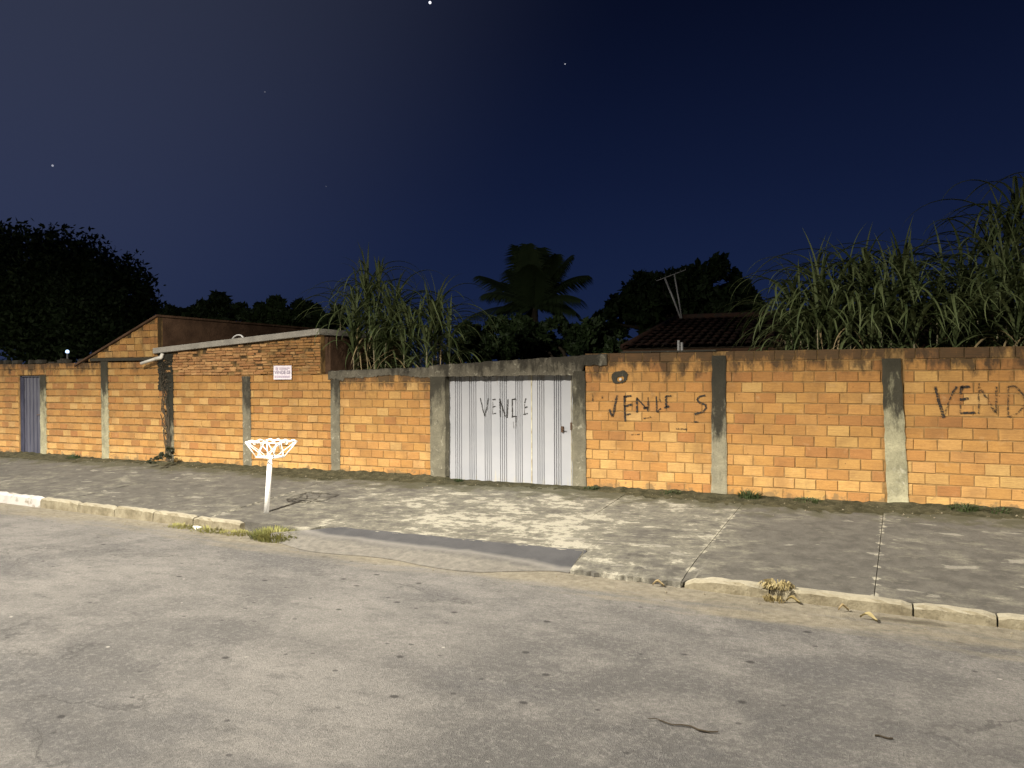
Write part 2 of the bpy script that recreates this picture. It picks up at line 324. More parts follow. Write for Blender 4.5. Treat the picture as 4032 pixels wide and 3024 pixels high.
k = Mat('dark_blue_door_paint', 0.5, 0.4); k.col(k.mix(k.rng(k.noise(5, 5, 0.6, k.co((6, 1, 0.5))), 0.4, 0.7), (0.030, 0.032, 0.052), (0.060, 0.062, 0.088))); M_door = k.m
k = Mat('white_enamel', 0.35, 0.5); k.col(k.mix(k.rng(k.noise(30, 4), 0.62, 0.72, 0, 0.6), (0.80, 0.79, 0.75), (0.35, 0.27, 0.18))); M_white = k.m
k = Mat('grey_pvc', 0.5, 0.4); k.col((0.55, 0.53, 0.47)); M_pvc = k.m
k = Mat('rusty_steel', 0.8, 0.3); k.col(k.mix(k.noise(30, 4), (0.05, 0.03, 0.02), (0.12, 0.07, 0.04))); M_rust = k.m
k = Mat('galvanised_tube', 0.55, 0.4); k.col((0.34, 0.34, 0.33)); k.b.inputs['Metallic'].default_value = 0.3; M_galv = k.m
k = Mat('dark_void', 0.95, 0.0); k.col((0.012, 0.011, 0.010)); M_void = k.m

def paint(name, colr, cover):
    k = Mat(name, 0.8, 0.2); k.col(colr)
    tr = k.n('ShaderNodeBsdfTransparent'); mx = k.n('ShaderNodeMixShader'); out = k.t.nodes['Material Output']
    a = k.rng(k.noise(38, 4, 0.7), 0.62-cover*0.5, 0.74-cover*0.38)
    k.l(a, mx.inputs[0]); k.l(k.b.outputs[0], mx.inputs[1]); k.l(tr.outputs[0], mx.inputs[2]); k.l(mx.outputs[0], out.inputs['Surface'])
    return k.m
M_spray = paint('black_spray', (0.022, 0.020, 0.018), 0.24); M_spray_faint = paint('thin_black_spray', (0.035, 0.026, 0.018), 0.42)
k = Mat('sign_sheet', 0.6, 0.3); k.col(k.mix(k.noise(12, 3), (0.62, 0.56, 0.62), (0.72, 0.67, 0.70))); M_sign = k.m
k = Mat('sign_ink', 0.7, 0.2); k.col((0.16, 0.13, 0.20)); M_ink = k.m
k = Mat('sign_ink_pale', 0.7, 0.2); k.col((0.42, 0.36, 0.44)); M_ink2 = k.m

def leaf_mat(name, a, b, trans=0.25):
    k = Mat(name, 0.6, 0.3); oi = k.n('ShaderNodeObjectInfo')
    c = k.mix(k.rng(k.noise(3.5, 3), 0.3, 0.7), a, b); c = k.mix(k.math('MULTIPLY', k.math('POWER', oi.outputs['Random'], 2.5), 0.9), c, b)
    k.col(c); k.b.inputs['Transmission Weight'].default_value = 0.0
    tl = k.n('ShaderNodeBsdfTranslucent'); k.l(c, tl.inputs['Color']); mx = k.n('ShaderNodeMixShader'); mx.inputs[0].default_value = trans
    out = k.t.nodes['Material Output']; k.l(k.b.outputs[0], mx.inputs[1]); k.l(tl.outputs[0], mx.inputs[2]); k.l(mx.outputs[0], out.inputs['Surface'])
    return k.m
M_cane = leaf_mat('cane_leaf', (0.034, 0.058, 0.016), (0.125, 0.150, 0.062))
M_canedry = leaf_mat('dry_cane_leaf', (0.22, 0.16, 0.075), (0.33, 0.26, 0.14))
M_foliage = leaf_mat('tree_foliage', (0.022, 0.040, 0.014), (0.045, 0.075, 0.024))
M_palm = leaf_mat('palm_leaf', (0.035, 0.060, 0.022), (0.055, 0.085, 0.032))
M_weed = leaf_mat('weed_leaf', (0.11, 0.13, 0.035), (0.30, 0.28, 0.10))
M_weeddark = leaf_mat('dark_weed_leaf', (0.020, 0.034, 0.012), (0.055, 0.075, 0.026))
M_dead = leaf_mat('withered_leaf', (0.010, 0.013, 0.006), (0.030, 0.034, 0.016))
M_straw = leaf_mat('dry_grass', (0.22, 0.17, 0.07), (0.36, 0.30, 0.15))
M_stalk = leaf_mat('cane_stalk', (0.16, 0.145, 0.085), (0.28, 0.24, 0.15), 0.0)
k = Mat('bark', 0.95, 0.1); k.col(k.mix(k.noise(8, 5), (0.035, 0.028, 0.02), (0.08, 0.065, 0.045))); M_bark = k.m
k = Mat('clay_roof_tile', 0.9, 0.15); oi = k.n('ShaderNodeObjectInfo')
c = k.mix(oi.outputs['Random'], (0.040, 0.021, 0.015), (0.085, 0.042, 0.028)); c = k.mix(k.rng(k.noise(5, 5), 0.45, 0.65, 0, 0.75), c, (0.03, 0.027, 0.022)); k.col(c); M_tile = k.m
k = Mat('rough_brown_wall', 0.95, 0.1); c = k.mix(k.rng(k.noise(3, 6), 0.35, 0.7), (0.055, 0.032, 0.02), (0.105, 0.062, 0.038)); k.col(c); k.bump(k.noise(25, 5), 0.8, 0.02); M_brown = k.m
k = Mat('lime_house_wall', 0.9, 0.2); k.col((0.35, 0.32, 0.27)); M_house = k.m

# ------------------------------------------------------------------ setting: ground, road, pavement, kerb
def quad(name, x0, x1, y0, y1, z, mat): return obj(name, mesh(name, [(x0, y0, z), (x1, y0, z), (x1, y1, z), (x0, y1, z)], [(0, 1, 2, 3)], mat))
tag(quad('ground', -900, 900, -900, 900, -0.75, M_ground), kind='structure')
tag(obj('road', mesh('road', [(-90, -16.0, ZR), (60, -16.0, ZR), (60, yk(60)-0.06, ZR), (-90, yk(-90)-0.06, ZR)], [(0, 1, 2, 3)], M_road)), kind='structure')
mb = MB().box((-90, 0.16, -0.75), (60, 120, -0.02)); tag(mb.build('yard_ground', M_ground), kind='structure')
tag(MB().box((-90, -22, -0.74), (60, -16.02, -0.30)).build('far_pavement', M_pave), kind='structure')

pave = tag(MB().box((-60, -2.6, -0.74), (40, 0.10, -0.24)).build('pavement', M_soil), kind='structure')
joints = [-60, -30, -22, -16.6, -12.9, -9.25, -3.62, -1.74, 0.18, 2.08, 4.0, 6.0, 10, 40]
AP = (-7.10, -3.12, -3.41)                                # asphalt apron in front of the gate: x range, back edge
for i in range(len(joints)-1):
    x0, x1 = joints[i]+0.004, joints[i+1]-0.004
    nx = max(2, min(110, int((x1-x0)/0.05))); ny = 14; vs, fs = [], []
    ej = [random.uniform(-1, 1) for _ in range(160)]
    sk = -0.045                                           # the joints run slightly askew
    for a in range(nx+1):
        for b in range(ny+1):
            t = b/ny; x = x0+(x1-x0)*a/nx
            yb = -0.02; ye = yk(x)
            if -7.2 < x < -3.10: ye = AP[2] + ej[a % len(ej)]*0.02
            elif -3.10 <= x < -1.70: ye = yk(x) - 0.12 + ej[a % len(ej)]*0.03
            y = yb+(ye-yb)*t; xx = x + sk*(y+2.0)*-1.0
            z = pz(y) + 0.006*math.sin(1.3*x+2*i)*math.sin(1.9*y) + random.uniform(-0.0004, 0.0004)
            if -3.10 <= x < -1.62 and t > 0.84: z -= 0.045*((t-0.84)/0.16)**2 + random.uniform(0, 0.014)
            vs.append((xx, y, z))
    for a in range(nx):
        for b in range(ny):
            q = a*(ny+1)+b; fs.append((q, q+1, q+ny+2, q+ny+1))
    # skirt
    edge = [a*(ny+1)+ny for a in range(nx+1)]; base = len(vs)
    for e in edge: vs.append((vs[e][0], vs[e][1]+0.002, -0.5))
    for a in range(nx): fs.append((edge[a], base+a, base+a+1, edge[a+1]))
    for col_ in (0, nx):
        ids = [col_*(ny+1)+b for b in range(ny+1)]; b0 = len(vs)
        for e in ids: vs.append((vs[e][0], vs[e][1], vs[e][2]-0.08))
        for b in range(ny): fs.append((ids[b], ids[b+1], b0+b+1, b0+b))
    o = obj('slab', mesh('slab', vs, fs, M_pave), pave)
    o.color = (1, 1, 1, {5: 0.52, 6: 0.62, 7: 0.30, 8: 0.52, 9: 0.45, 4: 0.46, 3: 0.50, 2: 0.45}.get(i, 0.45))

# asphalt apron: ramp from the road up to the pavement
vs, fs = [], []; nx, ny = 60, 16
for a in range(nx+1):
    for b in range(ny+1):
        x = AP[0]-0.55+(AP[1]-AP[0]+0.53)*a/nx; t = b/ny
        y0 = AP[2]+0.02+(0.0 if x > -6.9 else -0.75*(-6.9-x)) + 0.012*math.sin(9*x)+0.01*math.sin(23*x); y1 = yk(x)-0.55+0.06*math.sin(3.1*x)
        if x < -6.9: y1 -= 0.15*(x+6.9)
        if x > -4.1: y1 += 0.42*min(1, (x+4.1)/0.8)
        y = y0+(y1-y0)*t
        zt = pz(y0)+0.004; s = min(1, max(0, (y0-y)/(y0-y1))); z = zt+(ZR+0.006-zt)*s**0.9
        vs.append((x + 0.06*(y+3.4), y, z))
for a in range(nx):
    for b in range(ny):
        q = a*(ny+1)+b; fs.append((q, q+1, q+ny+2, q+ny+1))
b0 = len(vs); rim = [a*(ny+1) for a in range(nx+1)] + [nx*(ny+1)+b for b in range(1, ny+1)]
for e in rim: vs.append((vs[e][0], vs[e][1], vs[e][2]-0.10))
for i in range(len(rim)-1): fs.append((rim[i], rim[i+1], b0+i+1, b0+i))
apron = tag(obj('asphalt_apron', mesh('asphalt_apron', vs, fs, M_apron)), kind='structure')

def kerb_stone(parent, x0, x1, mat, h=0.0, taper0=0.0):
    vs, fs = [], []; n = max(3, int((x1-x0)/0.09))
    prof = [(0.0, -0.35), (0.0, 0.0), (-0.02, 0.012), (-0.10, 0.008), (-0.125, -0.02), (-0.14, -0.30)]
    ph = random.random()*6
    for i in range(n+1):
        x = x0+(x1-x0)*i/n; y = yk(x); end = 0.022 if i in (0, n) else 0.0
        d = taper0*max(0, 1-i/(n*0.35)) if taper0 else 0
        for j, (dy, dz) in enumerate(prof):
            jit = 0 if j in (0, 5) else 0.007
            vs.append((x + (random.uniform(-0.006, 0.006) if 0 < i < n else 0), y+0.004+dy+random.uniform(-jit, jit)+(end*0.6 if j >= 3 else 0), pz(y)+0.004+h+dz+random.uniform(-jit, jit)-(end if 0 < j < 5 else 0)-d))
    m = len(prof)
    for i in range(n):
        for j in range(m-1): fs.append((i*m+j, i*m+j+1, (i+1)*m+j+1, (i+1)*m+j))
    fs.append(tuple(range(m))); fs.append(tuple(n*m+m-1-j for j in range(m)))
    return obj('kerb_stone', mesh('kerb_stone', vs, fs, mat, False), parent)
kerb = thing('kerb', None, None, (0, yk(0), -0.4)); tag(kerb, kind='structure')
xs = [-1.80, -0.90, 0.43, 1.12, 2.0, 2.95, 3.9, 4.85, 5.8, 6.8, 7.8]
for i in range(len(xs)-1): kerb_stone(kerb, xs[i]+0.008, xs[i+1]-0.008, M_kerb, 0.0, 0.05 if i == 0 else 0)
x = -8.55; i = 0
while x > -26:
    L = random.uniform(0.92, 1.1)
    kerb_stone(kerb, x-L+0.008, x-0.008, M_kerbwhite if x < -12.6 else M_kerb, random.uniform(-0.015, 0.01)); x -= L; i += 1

# heaped soil along the foot of the wall
vs, fs = [], []; n = 420; prof = [(0.03, 0.10), (-0.05, 0.085), (-0.14, 0.07), (-0.26, 0.042), (-0.40, 0.018), (-0.62, -0.012)]
for i in range(n+1):
    x = -26+34*i/n; hh = 0.48+0.30*math.sin(0.9*x)*math.sin(0.37*x+1)+random.uniform(-0.18, 0.18)
    if -7.05 < x < -4.5: hh = 0.12
    ww = 0.75+0.28*math.sin(0.7*x+2)+random.uniform(-0.12, 0.12)
    for (y, z) in prof: vs.append((x, y*ww if y < 0 else y, pz(y*ww) + z*hh + random.uniform(-0.008, 0.008)))
m = len(prof)
for i in range(n):
    for j in range(m-1): fs.append((i*m+j, i*m+j+1, (i+1)*m+j+1, (i+1)*m+j))
tag(obj('soil_strip', mesh('soil_strip', vs, fs, M_soil, True)), kind='structure')

# ------------------------------------------------------------------ brick walls
RH = 0.1635
def brick_meshes(L, H, D=0.06, nvar=7, rough=0.004, ch=0.007):
    out = []
    for _ in range(nvar):
        j = lambda a=rough: random.uniform(-a, a)
        x0, x1, z0, z1 = -L/2, L/2, -H/2, H/2
        back = [(x0, D, z0), (x1, D, z0), (x1, D, z1), (x0, D, z1)]
        fr = [(x0+j(), ch, z0+j()), (x1+j(), ch, z0+j()), (x1+j(), ch, z1+j()), (x0+j(), ch, z1+j())]
        ch_ = ch*random.uniform(0.8, 1.6); ft = [(v[0]+(ch if v[0] < 0 else -ch), j(0.002), v[2]+(ch if v[2] < 0 else -ch)) for v in fr]
        fs = [(8, 9, 10, 11)] + [(4+i, 4+(i+1) % 4, 8+(i+1) % 4, 8+i) for i in range(4)] + [(i, (i+1) % 4, 4+(i+1) % 4, 4+i) for i in range(4)]
        me = mesh('brick', back+fr+ft, fs, M_brick); out.append(me)
    return out
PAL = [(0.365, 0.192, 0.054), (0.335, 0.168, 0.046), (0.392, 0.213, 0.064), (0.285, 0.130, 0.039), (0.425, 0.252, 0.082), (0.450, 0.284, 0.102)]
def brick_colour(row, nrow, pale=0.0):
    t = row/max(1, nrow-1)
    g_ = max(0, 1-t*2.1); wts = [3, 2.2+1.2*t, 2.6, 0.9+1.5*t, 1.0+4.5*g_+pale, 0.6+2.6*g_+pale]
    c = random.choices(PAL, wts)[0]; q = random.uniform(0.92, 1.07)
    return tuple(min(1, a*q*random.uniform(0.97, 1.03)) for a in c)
def lay(parent, x0, x1, z0, rows, L, top, visible=None, y=0.0, rh=RH, gap=0.013, pale=0.0, limit=None, xrow=None, meshes=None, gx_=None):
    """courses of bricks between x0 and x1; those outside `visible` go into one joined part"""
    gx_ = gap if gx_ is None else gx_; ms = meshes or brick_meshes(L-gx_, rh-gap); far = MB(); cnt = 0
    for r in range(rows):
        a, b = (x0, x1) if xrow is None else xrow(r)
        if b-a < 0.06: continue
        x = a - (L*0.5 if r % 2 else 0) - random.uniform(0, 0.05)
        while x < b-0.03:
            s, e = max(x, a)+gx_/2, min(x+L, b)-gx_/2; x += L*random.uniform(0.985, 1.015)
            if e-s < 0.035: continue
            xc = (s+e)/2; zc = z0+rh*(r+0.5)+random.uniform(-0.0025, 0.0025)
            yy = y+random.uniform(-0.004, 0.004)
            ok = visible is None or visible[0] < xc < visible[1]
            if limit is not None and cnt >= limit: ok = False
            if ok:
                o = obj('brick', random.choice(ms), parent, (xc, yy, zc), (random.uniform(-0.010, 0.010), random.uniform(-0.006, 0.006), random.uniform(-0.006, 0.006)), ((e-s)/(L-gx_), 1, 1))
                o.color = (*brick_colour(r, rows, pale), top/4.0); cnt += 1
            else:
                far.box((s, yy, zc-(rh-gap)/2), (e, yy+0.06, zc+(rh-gap)/2), 0.003)
    if far.v: tag(far.build('brick_courses', M_brick_i, parent), kind='stuff')
    return cnt

def column(name, parent, xl, xr, z0, z1, mat, lean=0.0, proud=0.022, depth=0.17, wob=0.008, grow=0.0):
    """poured concrete column with ragged edges"""
    n = 22; vs, fs = [], []
    for i in range(n+1):
        t = i/n; z = z0+(z1-z0)*t; a = xl+lean*(1-t)-grow*(1-t)+random.uniform(-wob, wob); b = xr+lean*(1-t)+grow*(1-t)+random.uniform(-wob, wob)
        p = -proud+random.uniform(-0.003, 0.003)
        vs += [(a, depth, z), (a, p+0.006, z), (a+0.02, p, z), ((a+b)/2, p+random.uniform(-0.003, 0.003), z), (b-0.02, p, z), (b, p+0.006, z), (b, depth, z)]
    m = 7
    for i in range(n):
        for j in range(m): fs.append((i*m+j, i*m+(j+1) % m, (i+1)*m+(j+1) % m, (i+1)*m+j))
    fs.append(tuple(range(m-1, -1, -1))); fs.append(tuple(n*m+j for j in range(m)))
    return obj(name, mesh(name, vs, fs, mat), parent)
def mortar(parent, x0, x1, z0, z1, y=0.018): return MB().box((x0, y, z0), (x1, 0.14, z1)).build('mortar_bed', M_mortar, parent)

# right-hand wall, from the gate to beyond the frame
wr = thing('brick_wall', 'orange brick wall right of the white gate, with two concrete pillars and sprayed letters', 'wall', (1.0, 0.05, 0))
P6, P7 = (-2.20, -1.985), (0.275, 0.535)
mortar(wr, -4.33, 7.95, -0.2, 2.285, 0.009)
lay(wr, -4.33, P6[0]+0.012, 0, 14, 0.287, 2.27)
lay(wr, P6[1]-0.012, P7[0]+0.012, 0, 14, 0.304, 2.31)
lay(wr, P7[1]-0.012, 7.9, 0, 14, 0.303, 2.34, visible=(0, 2.55))
column('pillar', wr, P6[0], P6[1], -0.15, 2.22, M_pillar_dark, 0.0, grow=0.015)['label'] = 'pillar blackened by mould in its upper half'
column('pillar', wr, P7[0]-0.045, P7[1]-0.05, -0.15, 2.14, M_pillar, 0.10, grow=0.012)['label'] = 'pale ragged concrete pillar'
MB().box((P7[0]-0.04, 0.03, 2.14), (P7[1]-0.06, 0.16, 2.30), 0.008).build('hollow_block', M_void, wr)
cop = MB()
for a in np.arange(-3.7, -2.2, 0.52): cop.box((a, -0.012, 2.288), (a+0.515, 0.15, 2.313), 0.004)
cop.build('coping', M_lintel, wr)
# cement patch around a broken socket
cp = W(2440, 1490); mb = MB(); ring = []
for i in range(22):
    q = 2*math.pi*i/22; r = (0.115+0.03*math.sin(2*q+1)+random.uniform(-0.012, 0.012)); ring.append((cp.x+r*math.cos(q)*1.0, -0.016, cp.z+0.02+r*math.sin(q)*1.15))
mb.add([(x, 0.03, z) for x, y, z in ring] + ring + [(cp.x+(x-cp.x)*0.45+0.015, -0.013, cp.z+(z-cp.z)*0.42-0.02) for x, y, z in ring] + [(cp.x+(x-cp.x)*0.40+0.015, 0.055, cp.z+(z-cp.z)*0.38-0.02) for x, y, z in ring],
       [(i, (i+1) % 22, 22+(i+1) % 22, 22+i) for i in range(22)] + [(22+i, 22+(i+1) % 22, 44+(i+1) % 22, 44+i) for i in range(22)] + [(44+i, 44+(i+1) % 22, 66+(i+1) % 22, 66+i) for i in range(22)])
soc = mb.build('cement_patch', M_jamb, wr)
mb = MB(); mb.tube([(cp.x+0.02, 0.05, cp.z-0.02), (cp.x+0.02, -0.03, cp.z-0.015)], 0.022, 12); mb.build('conduit', M_galv, soc)
bk = MB().box((cp.x-0.05, 0.0545, cp.z-0.08), (cp.x+0.08, 0.06, cp.z+0.04)); bk.build('socket_hole', M_void, soc)

def strokes(parent, plane_y, letters, scale, ox, oy, wd, mat, name='sprayed_letter'):
    for ch, items in letters:
        mb = MB()
        for pl in items:
            pts = [W(ox+scale*a, oy+scale*b, plane_y) for a, b in pl]; dense = []
            for i in range(len(pts)-1):
                n = max(2, int((pts[i+1]-pts[i]).length/0.02))
                for q in range(n): dense.append(pts[i].lerp(pts[i+1], q/n)+Vector((random.uniform(-.003, .003), 0, random.uniform(-.003, .003))))
            dense.append(pts[-1])
            mb.ribbon(dense, wd*random.uniform(0.75, 1.15), Vector((0, -1, 0)))
        o = mb.build(name if ch else 'spray_mark', mat, parent)
        if ch: o['label'] = 'black sprayed letter ' + ch
SC5 = 800/1896
strokes(wr, -0.009, [('V', [[(425, 490), (405, 590), (385, 690)], [(350, 620), (385, 695)]]), ('E', [[(492, 495), (497, 610), (503, 735)], [(490, 500), (560, 495)], [(495, 590), (565, 577)], [(503, 672), (552, 664)]]),
    ('N', [[(610, 508), (611, 650)], [(612, 518), (660, 570), (702, 612)], [(716, 508), (711, 640)], [(672, 612), (718, 600)]]), ('D', [[(792, 500), (796, 650)], [(798, 645), (835, 612)]]),
    ('E', [[(882, 498), (884, 600)], [(880, 497), (932, 494)], [(865, 607), (912, 590)]]), ('S', [[(1250, 490), (1195, 500), (1172, 530), (1200, 560), (1250, 578), (1258, 608), (1232, 640), (1150, 667)]])], SC5, 2250, 1350, 0.032, M_spray)
strokes(wr, -0.009, [('', [q]) for q in [[(198, 485), (203, 505), (196, 545)], [(288, 492), (290, 522)], [(672, 705), (745, 692)], [(1120, 740), (1187, 736)], [(975, 802), (1078, 806)], [(560, 858), (640, 853)], [(820, 520), (835, 560)]]], SC5, 2250, 1350, 0.026, M_spray_faint)
SC7 = 700/1548
strokes(wr, -0.009, [('V', [[(776, 378), (786, 430), (800, 490)], [(800, 490), (826, 570), (850, 652)], [(962, 380), (925, 440)]]), ('E', [[(1008, 380), (996, 440)], [(1000, 382), (1076, 380)], [(990, 496), (1066, 484)], [(992, 612), (1120, 607)]])], SC7, 3332, 1350, 0.038, M_spray)
strokes(wr, -0.0085, [('', [[(925, 440), (885, 530), (852, 650)]]), ('', [[(996, 440), (992, 610)]]), ('N', [[(1156, 350), (1152, 620)], [(1158, 385), (1230, 490), (1302, 620)], [(1306, 380), (1306, 625)]]), ('D', [[(1410, 380), (1408, 650)], [(1410, 380), (1470, 378), (1540, 450), (1562, 530), (1500, 610), (1412, 648)]])], SC7, 3332, 1350, 0.028, M_spray_faint)

# short wall between the shed and the gate
wm = thing('brick_wall', 'short orange brick wall between the white gate and the shed, under a mouldy concrete band', 'wall', (-8.4, 0.05, 0))
P4 = (-9.68, -9.462); GJ = (-7.385, -7.06)
mortar(wm, P4[1]-0.01, GJ[0]+0.01, -0.2, 1.94, 0.012)
lay(wm, P4[1]-0.012, GJ[0]+0.012, 0, 12, 0.267, 2.02, gap=0.020, gx_=0.011)
column('pillar', wm, P4[0], P4[1], -0.15, 1.86, M_jamb)
# rough band on top
vs, fs = [], []; n = 60; x0, x1 = -9.74, -7.36
for i in range(n+1):
    t = i/n; x = x0+(x1-x0)*t; zt = 2.03+0.055*t+random.uniform(-0.012, 0.012); zb = 1.93-0.03*math.sin(x*4)-random.uniform(0, 0.03)-(0.10 if t < 0.16 else 0)*random.uniform(0.5, 1)
    vs += [(x, 0.15, zb), (x, -0.014+random.uniform(-.005, .005), zb), (x, -0.024+random.uniform(-.006, .006), (zb+zt)/2), (x, -0.012, zt-0.012), (x, 0.004, zt), (x, 0.15, zt)]
m = 6
for i in range(n):
    for j in range(m): fs.append((i*m+j, i*m+(j+1) % m, (i+1)*m+(j+1) % m, (i+1)*m+j))
fs += [tuple(range(m-1, -1, -1)), tuple(n*m+j for j in range(m))]
obj('concrete_band', mesh('concrete_band', vs, fs, M_lintel), wm)

# concrete gateway: two jambs and a sloping lintel
gw = thing('gateway', 'mouldy concrete gateway of two posts and a sloping lintel around the white gate', 'gateway', (-5.8, 0.05, 0))
column('jamb', gw, GJ[0], GJ[1], -0.2, 2.02, M_jamb, 0.0, proud=0.03, depth=0.26)
column('jamb', gw, -4.555, -4.325, -0.2, 1.99, M_jamb, 0.0, proud=0.03, depth=0.26, grow=0.01)
vs, fs = [], []; n = 60
for i in range(n+1):
    t = i/n; x = -7.40+(3.46)*t; zt = 2.115+(0.165)*t+random.uniform(-0.008, 0.008); zb = 1.905+0.02*t+random.uniform(-0.008, 0.008)
    if x > -4.36: zb = 2.085+random.uniform(-0.015, 0.015)
    vs += [(x, 0.24, zb), (x, -0.028, zb), (x, -0.036+random.uniform(-.004, .004), (zb+zt)/2), (x, -0.028, zt-0.012), (x, -0.012, zt), (x, 0.24, zt)]
for i in range(n):
    for j in range(m): fs.append((i*m+j, i*m+(j+1) % m, (i+1)*m+(j+1) % m, (i+1)*m+j))
fs += [tuple(range(m-1, -1, -1)), tuple(n*m+j for j in range(m))]
obj('lintel', mesh('lintel', vs, fs, M_lintel), gw)

# sheet-steel gate with groups of pressed ribs
YG = 0.135
gt = thing('steel_gate', 'white ribbed sheet steel gate sprayed with black letters, standing in the brick wall', 'gate', (-5.8, YG, -0.1))
def gx(px): return W(1650+SC5*px, 1700, YG).x
def sheet(name, xa, xb, za, zb, groups, parent, seam=0.0):
    pr = [(xa, 0.0)]
    for (c0, c1) in groups:
        n = 3; wv = (c1-c0)/n
        for q in range(n):
            s = c0+wv*q
            pr += [(s, 0.0), (s+wv*0.10, 0.020), (s+wv*0.50, 0.020), (s+wv*0.60, 0.0), (s+wv*0.96, 0.0)]
        pr += [(c1, 0.0), (c1+0.003, 0.020), (c1+0.020, 0.020), (c1+0.023, 0.0)]
    pr.append((xb, 0.0)); vs, fs = [], []
    for (x, d) in pr: vs += [(x, YG+d, za(x)), (x, YG+d, zb(x))]
    for i in range(len(pr)-1): fs.append((2*i, 2*i+2, 2*i+3, 2*i+1))
    o = obj(name, mesh(name, vs, fs, M_gate), parent); sm = o.modifiers.new('solid', 'SOLIDIFY'); sm.thickness = 0.003; sm.offset = -1
    return o
zb_ = lambda x: -0.055+0.012*(x+7)/2.5
zt_ = lambda x: 1.965
grp = [(338, 392), (470, 528), (612, 668), (755, 812), (900, 958)]
lf = sheet('gate_leaf', gx(250), gx(1046), zb_, zt_, [(gx(a), gx(b)) for a, b in grp], gt)
lf2 = sheet('gate_leaf', gx(1056), gx(1437), lambda x: -0.085, zt_, [(gx(1104), gx(1162)), (gx(1260), gx(1320))], gt)
mb = MB().box((gx(250), YG-0.012, zb_(-7)-0.035), (gx(1046), YG+0.03, zb_(-7)+0.004)); bevel(mb.build('bottom_rail', M_rail, gt), 0.004)
mb = MB().box((gx(1062), YG-0.018, -0.135), (gx(1437), YG+0.03, -0.07)); bevel(mb.build('bottom_rail', M_rail, gt), 0.004)
mb = MB().box((gx(1047.5), YG-0.006, -0.10), (gx(1054.5), YG+0.01, 1.95)); mb.build('seam_strip', M_rail, gt)
mb = MB().box((gx(1420), YG-0.010, -0.07), (gx(1424), YG-0.002, 1.95)); mb.build('edge_strip', M_rail, gt)
h = W(1650+SC5*1342, 1350+SC5*805, YG); mb = MB().box((h.x-0.018, YG-0.035, h.z-0.055), (h.x+0.018, YG-0.001, h.z+0.05)); mb.tube([(h.x, YG-0.035, h.z), (h.x, YG-0.06, h.z), (h.x+0.05, YG-0.062, h.z)], 0.008, 8)
bevel(mb.build('lock', M_rust, gt), 0.003)
h = W(1650+SC5*1422, 1350+SC5*775, YG); mb = MB().box((h.x-0.012, YG-0.03, h.z-0.07), (h.x+0.016, YG-0.002, h.z+0.06)); mb.build('latch', M_rust, gt)
mb = MB().box((-7.2, 0.262, -0.2), (-4.4, 0.30, 1.9)); mb.build('gate_backing', M_void, gt)
mb = MB(); 
for zz in (0.35, 1.1, 1.8): mb.box((gx(255), YG+0.03, zz), (gx(1432), YG+0.06, zz+0.04))
mb.build('cross_rails', M_rust, gt)
h = W(1650+SC5*248, 1350+SC5*1285, 0.02); mb = MB().box((h.x-0.045, 0.0, -0.16), (h.x+0.025, 0.10, 0.05), 0.008); bevel(mb.build('hinge_block', M_void, gt), 0.01)
strokes(gt, YG-0.0035, [('V', [[(572, 515), (590, 600), (612, 682)], [(646, 518), (632, 600), (613, 682)]]), ('E', [[(684, 532), (714, 527)], [(684, 600), (716, 592)], [(682, 662), (718, 658)]]),
    ('N', [[(752, 520), (758, 690)], [(752, 530), (780, 610), (805, 690)], [(829, 524), (823, 700)]]), ('D', [[(866, 530), (906, 524)], [(868, 526), (872, 692)], [(862, 692), (912, 684)], [(905, 690), (904, 740)]]),
    ('E', [[(998, 518), (985, 560)], [(984, 606), (1012, 597)], [(974, 670), (1014, 660)]])], SC5, 1650, 1350, 0.024, M_spray)
strokes(gt, YG-0.0035, [('', [q]) for q in [[(880, 735), (884, 800)], [(904, 740), (904, 800)], [(690, 535), (686, 660)], [(985, 560), (984, 668)]]], SC5, 1650, 1350, 0.014, M_spray_faint)

# shed: two brick bays with a strip of rough thin bricks under a sloping slab
P2, P3 = (-14.22, -14.02), (-11.995, -11.775)
sh = thing('brick_shed', 'low brick shed built into the wall, rough thin bricks under a sloping concrete roof edge', 'shed', (-12, 0.05, 0))
sl = lambda x: 2.455+(x+14.5)*(2.755-2.455)/4.57         # underside of the roof slab
mortar(sh, -14.30, P4[0]+0.01, -0.2, 1.97)
n1 = lay(sh, P2[1]-0.012, P3[0]+0.012, 0, 12, 0.262, 2.6, gap=0.027, gx_=0.006)
n2 = lay(sh, P3[1]-0.012, P4[0]+0.012, 0, 12, 0.256, 2.6, gap=0.025, gx_=0.006)
vs = [(-14.30, 0.004, 1.96), (-9.93, 0.004, 1.96), (-9.93, 0.004, sl(-9.93)), (-14.30, 0.004, sl(-14.3)), (-14.30, 0.14, 1.96), (-9.93, 0.14, 1.96), (-9.93, 0.14, sl(-9.93)), (-14.30, 0.14, sl(-14.3))]
obj('mortar_bed', mesh('mortar_bed', vs, [(0, 1, 2, 3), (1, 5, 6, 2), (4, 0, 3, 7), (3, 2, 6, 7), (5, 4, 7, 6)], M_mortar), sh)
TH = 0.058; thin = brick_meshes(0.20, TH-0.012, 0.05, 8, 0.006, 0.009); cnt = n1+n2; far = MB()
spots = []
for r in range(14):
    z = 1.965+TH*(r+0.5); x = -14.28-random.uniform(0, 0.2)
    while x < -9.98:
        L = random.uniform(0.13, 0.25); s, e = max(x, -14.28), min(x+L-0.014, -9.94); x += L
        if e-s < 0.05 or z+TH/2 > sl((s+e)/2)-0.004: continue
        if random.random() < 0.04: continue
        spots.append((s, e, z+random.uniform(-0.007, 0.007), -random.choice([0.0, 0.006, 0.012, 0.02, 0.028])+random.uniform(-.004, .004)))
spots.sort(key=lambda q: -q[1])
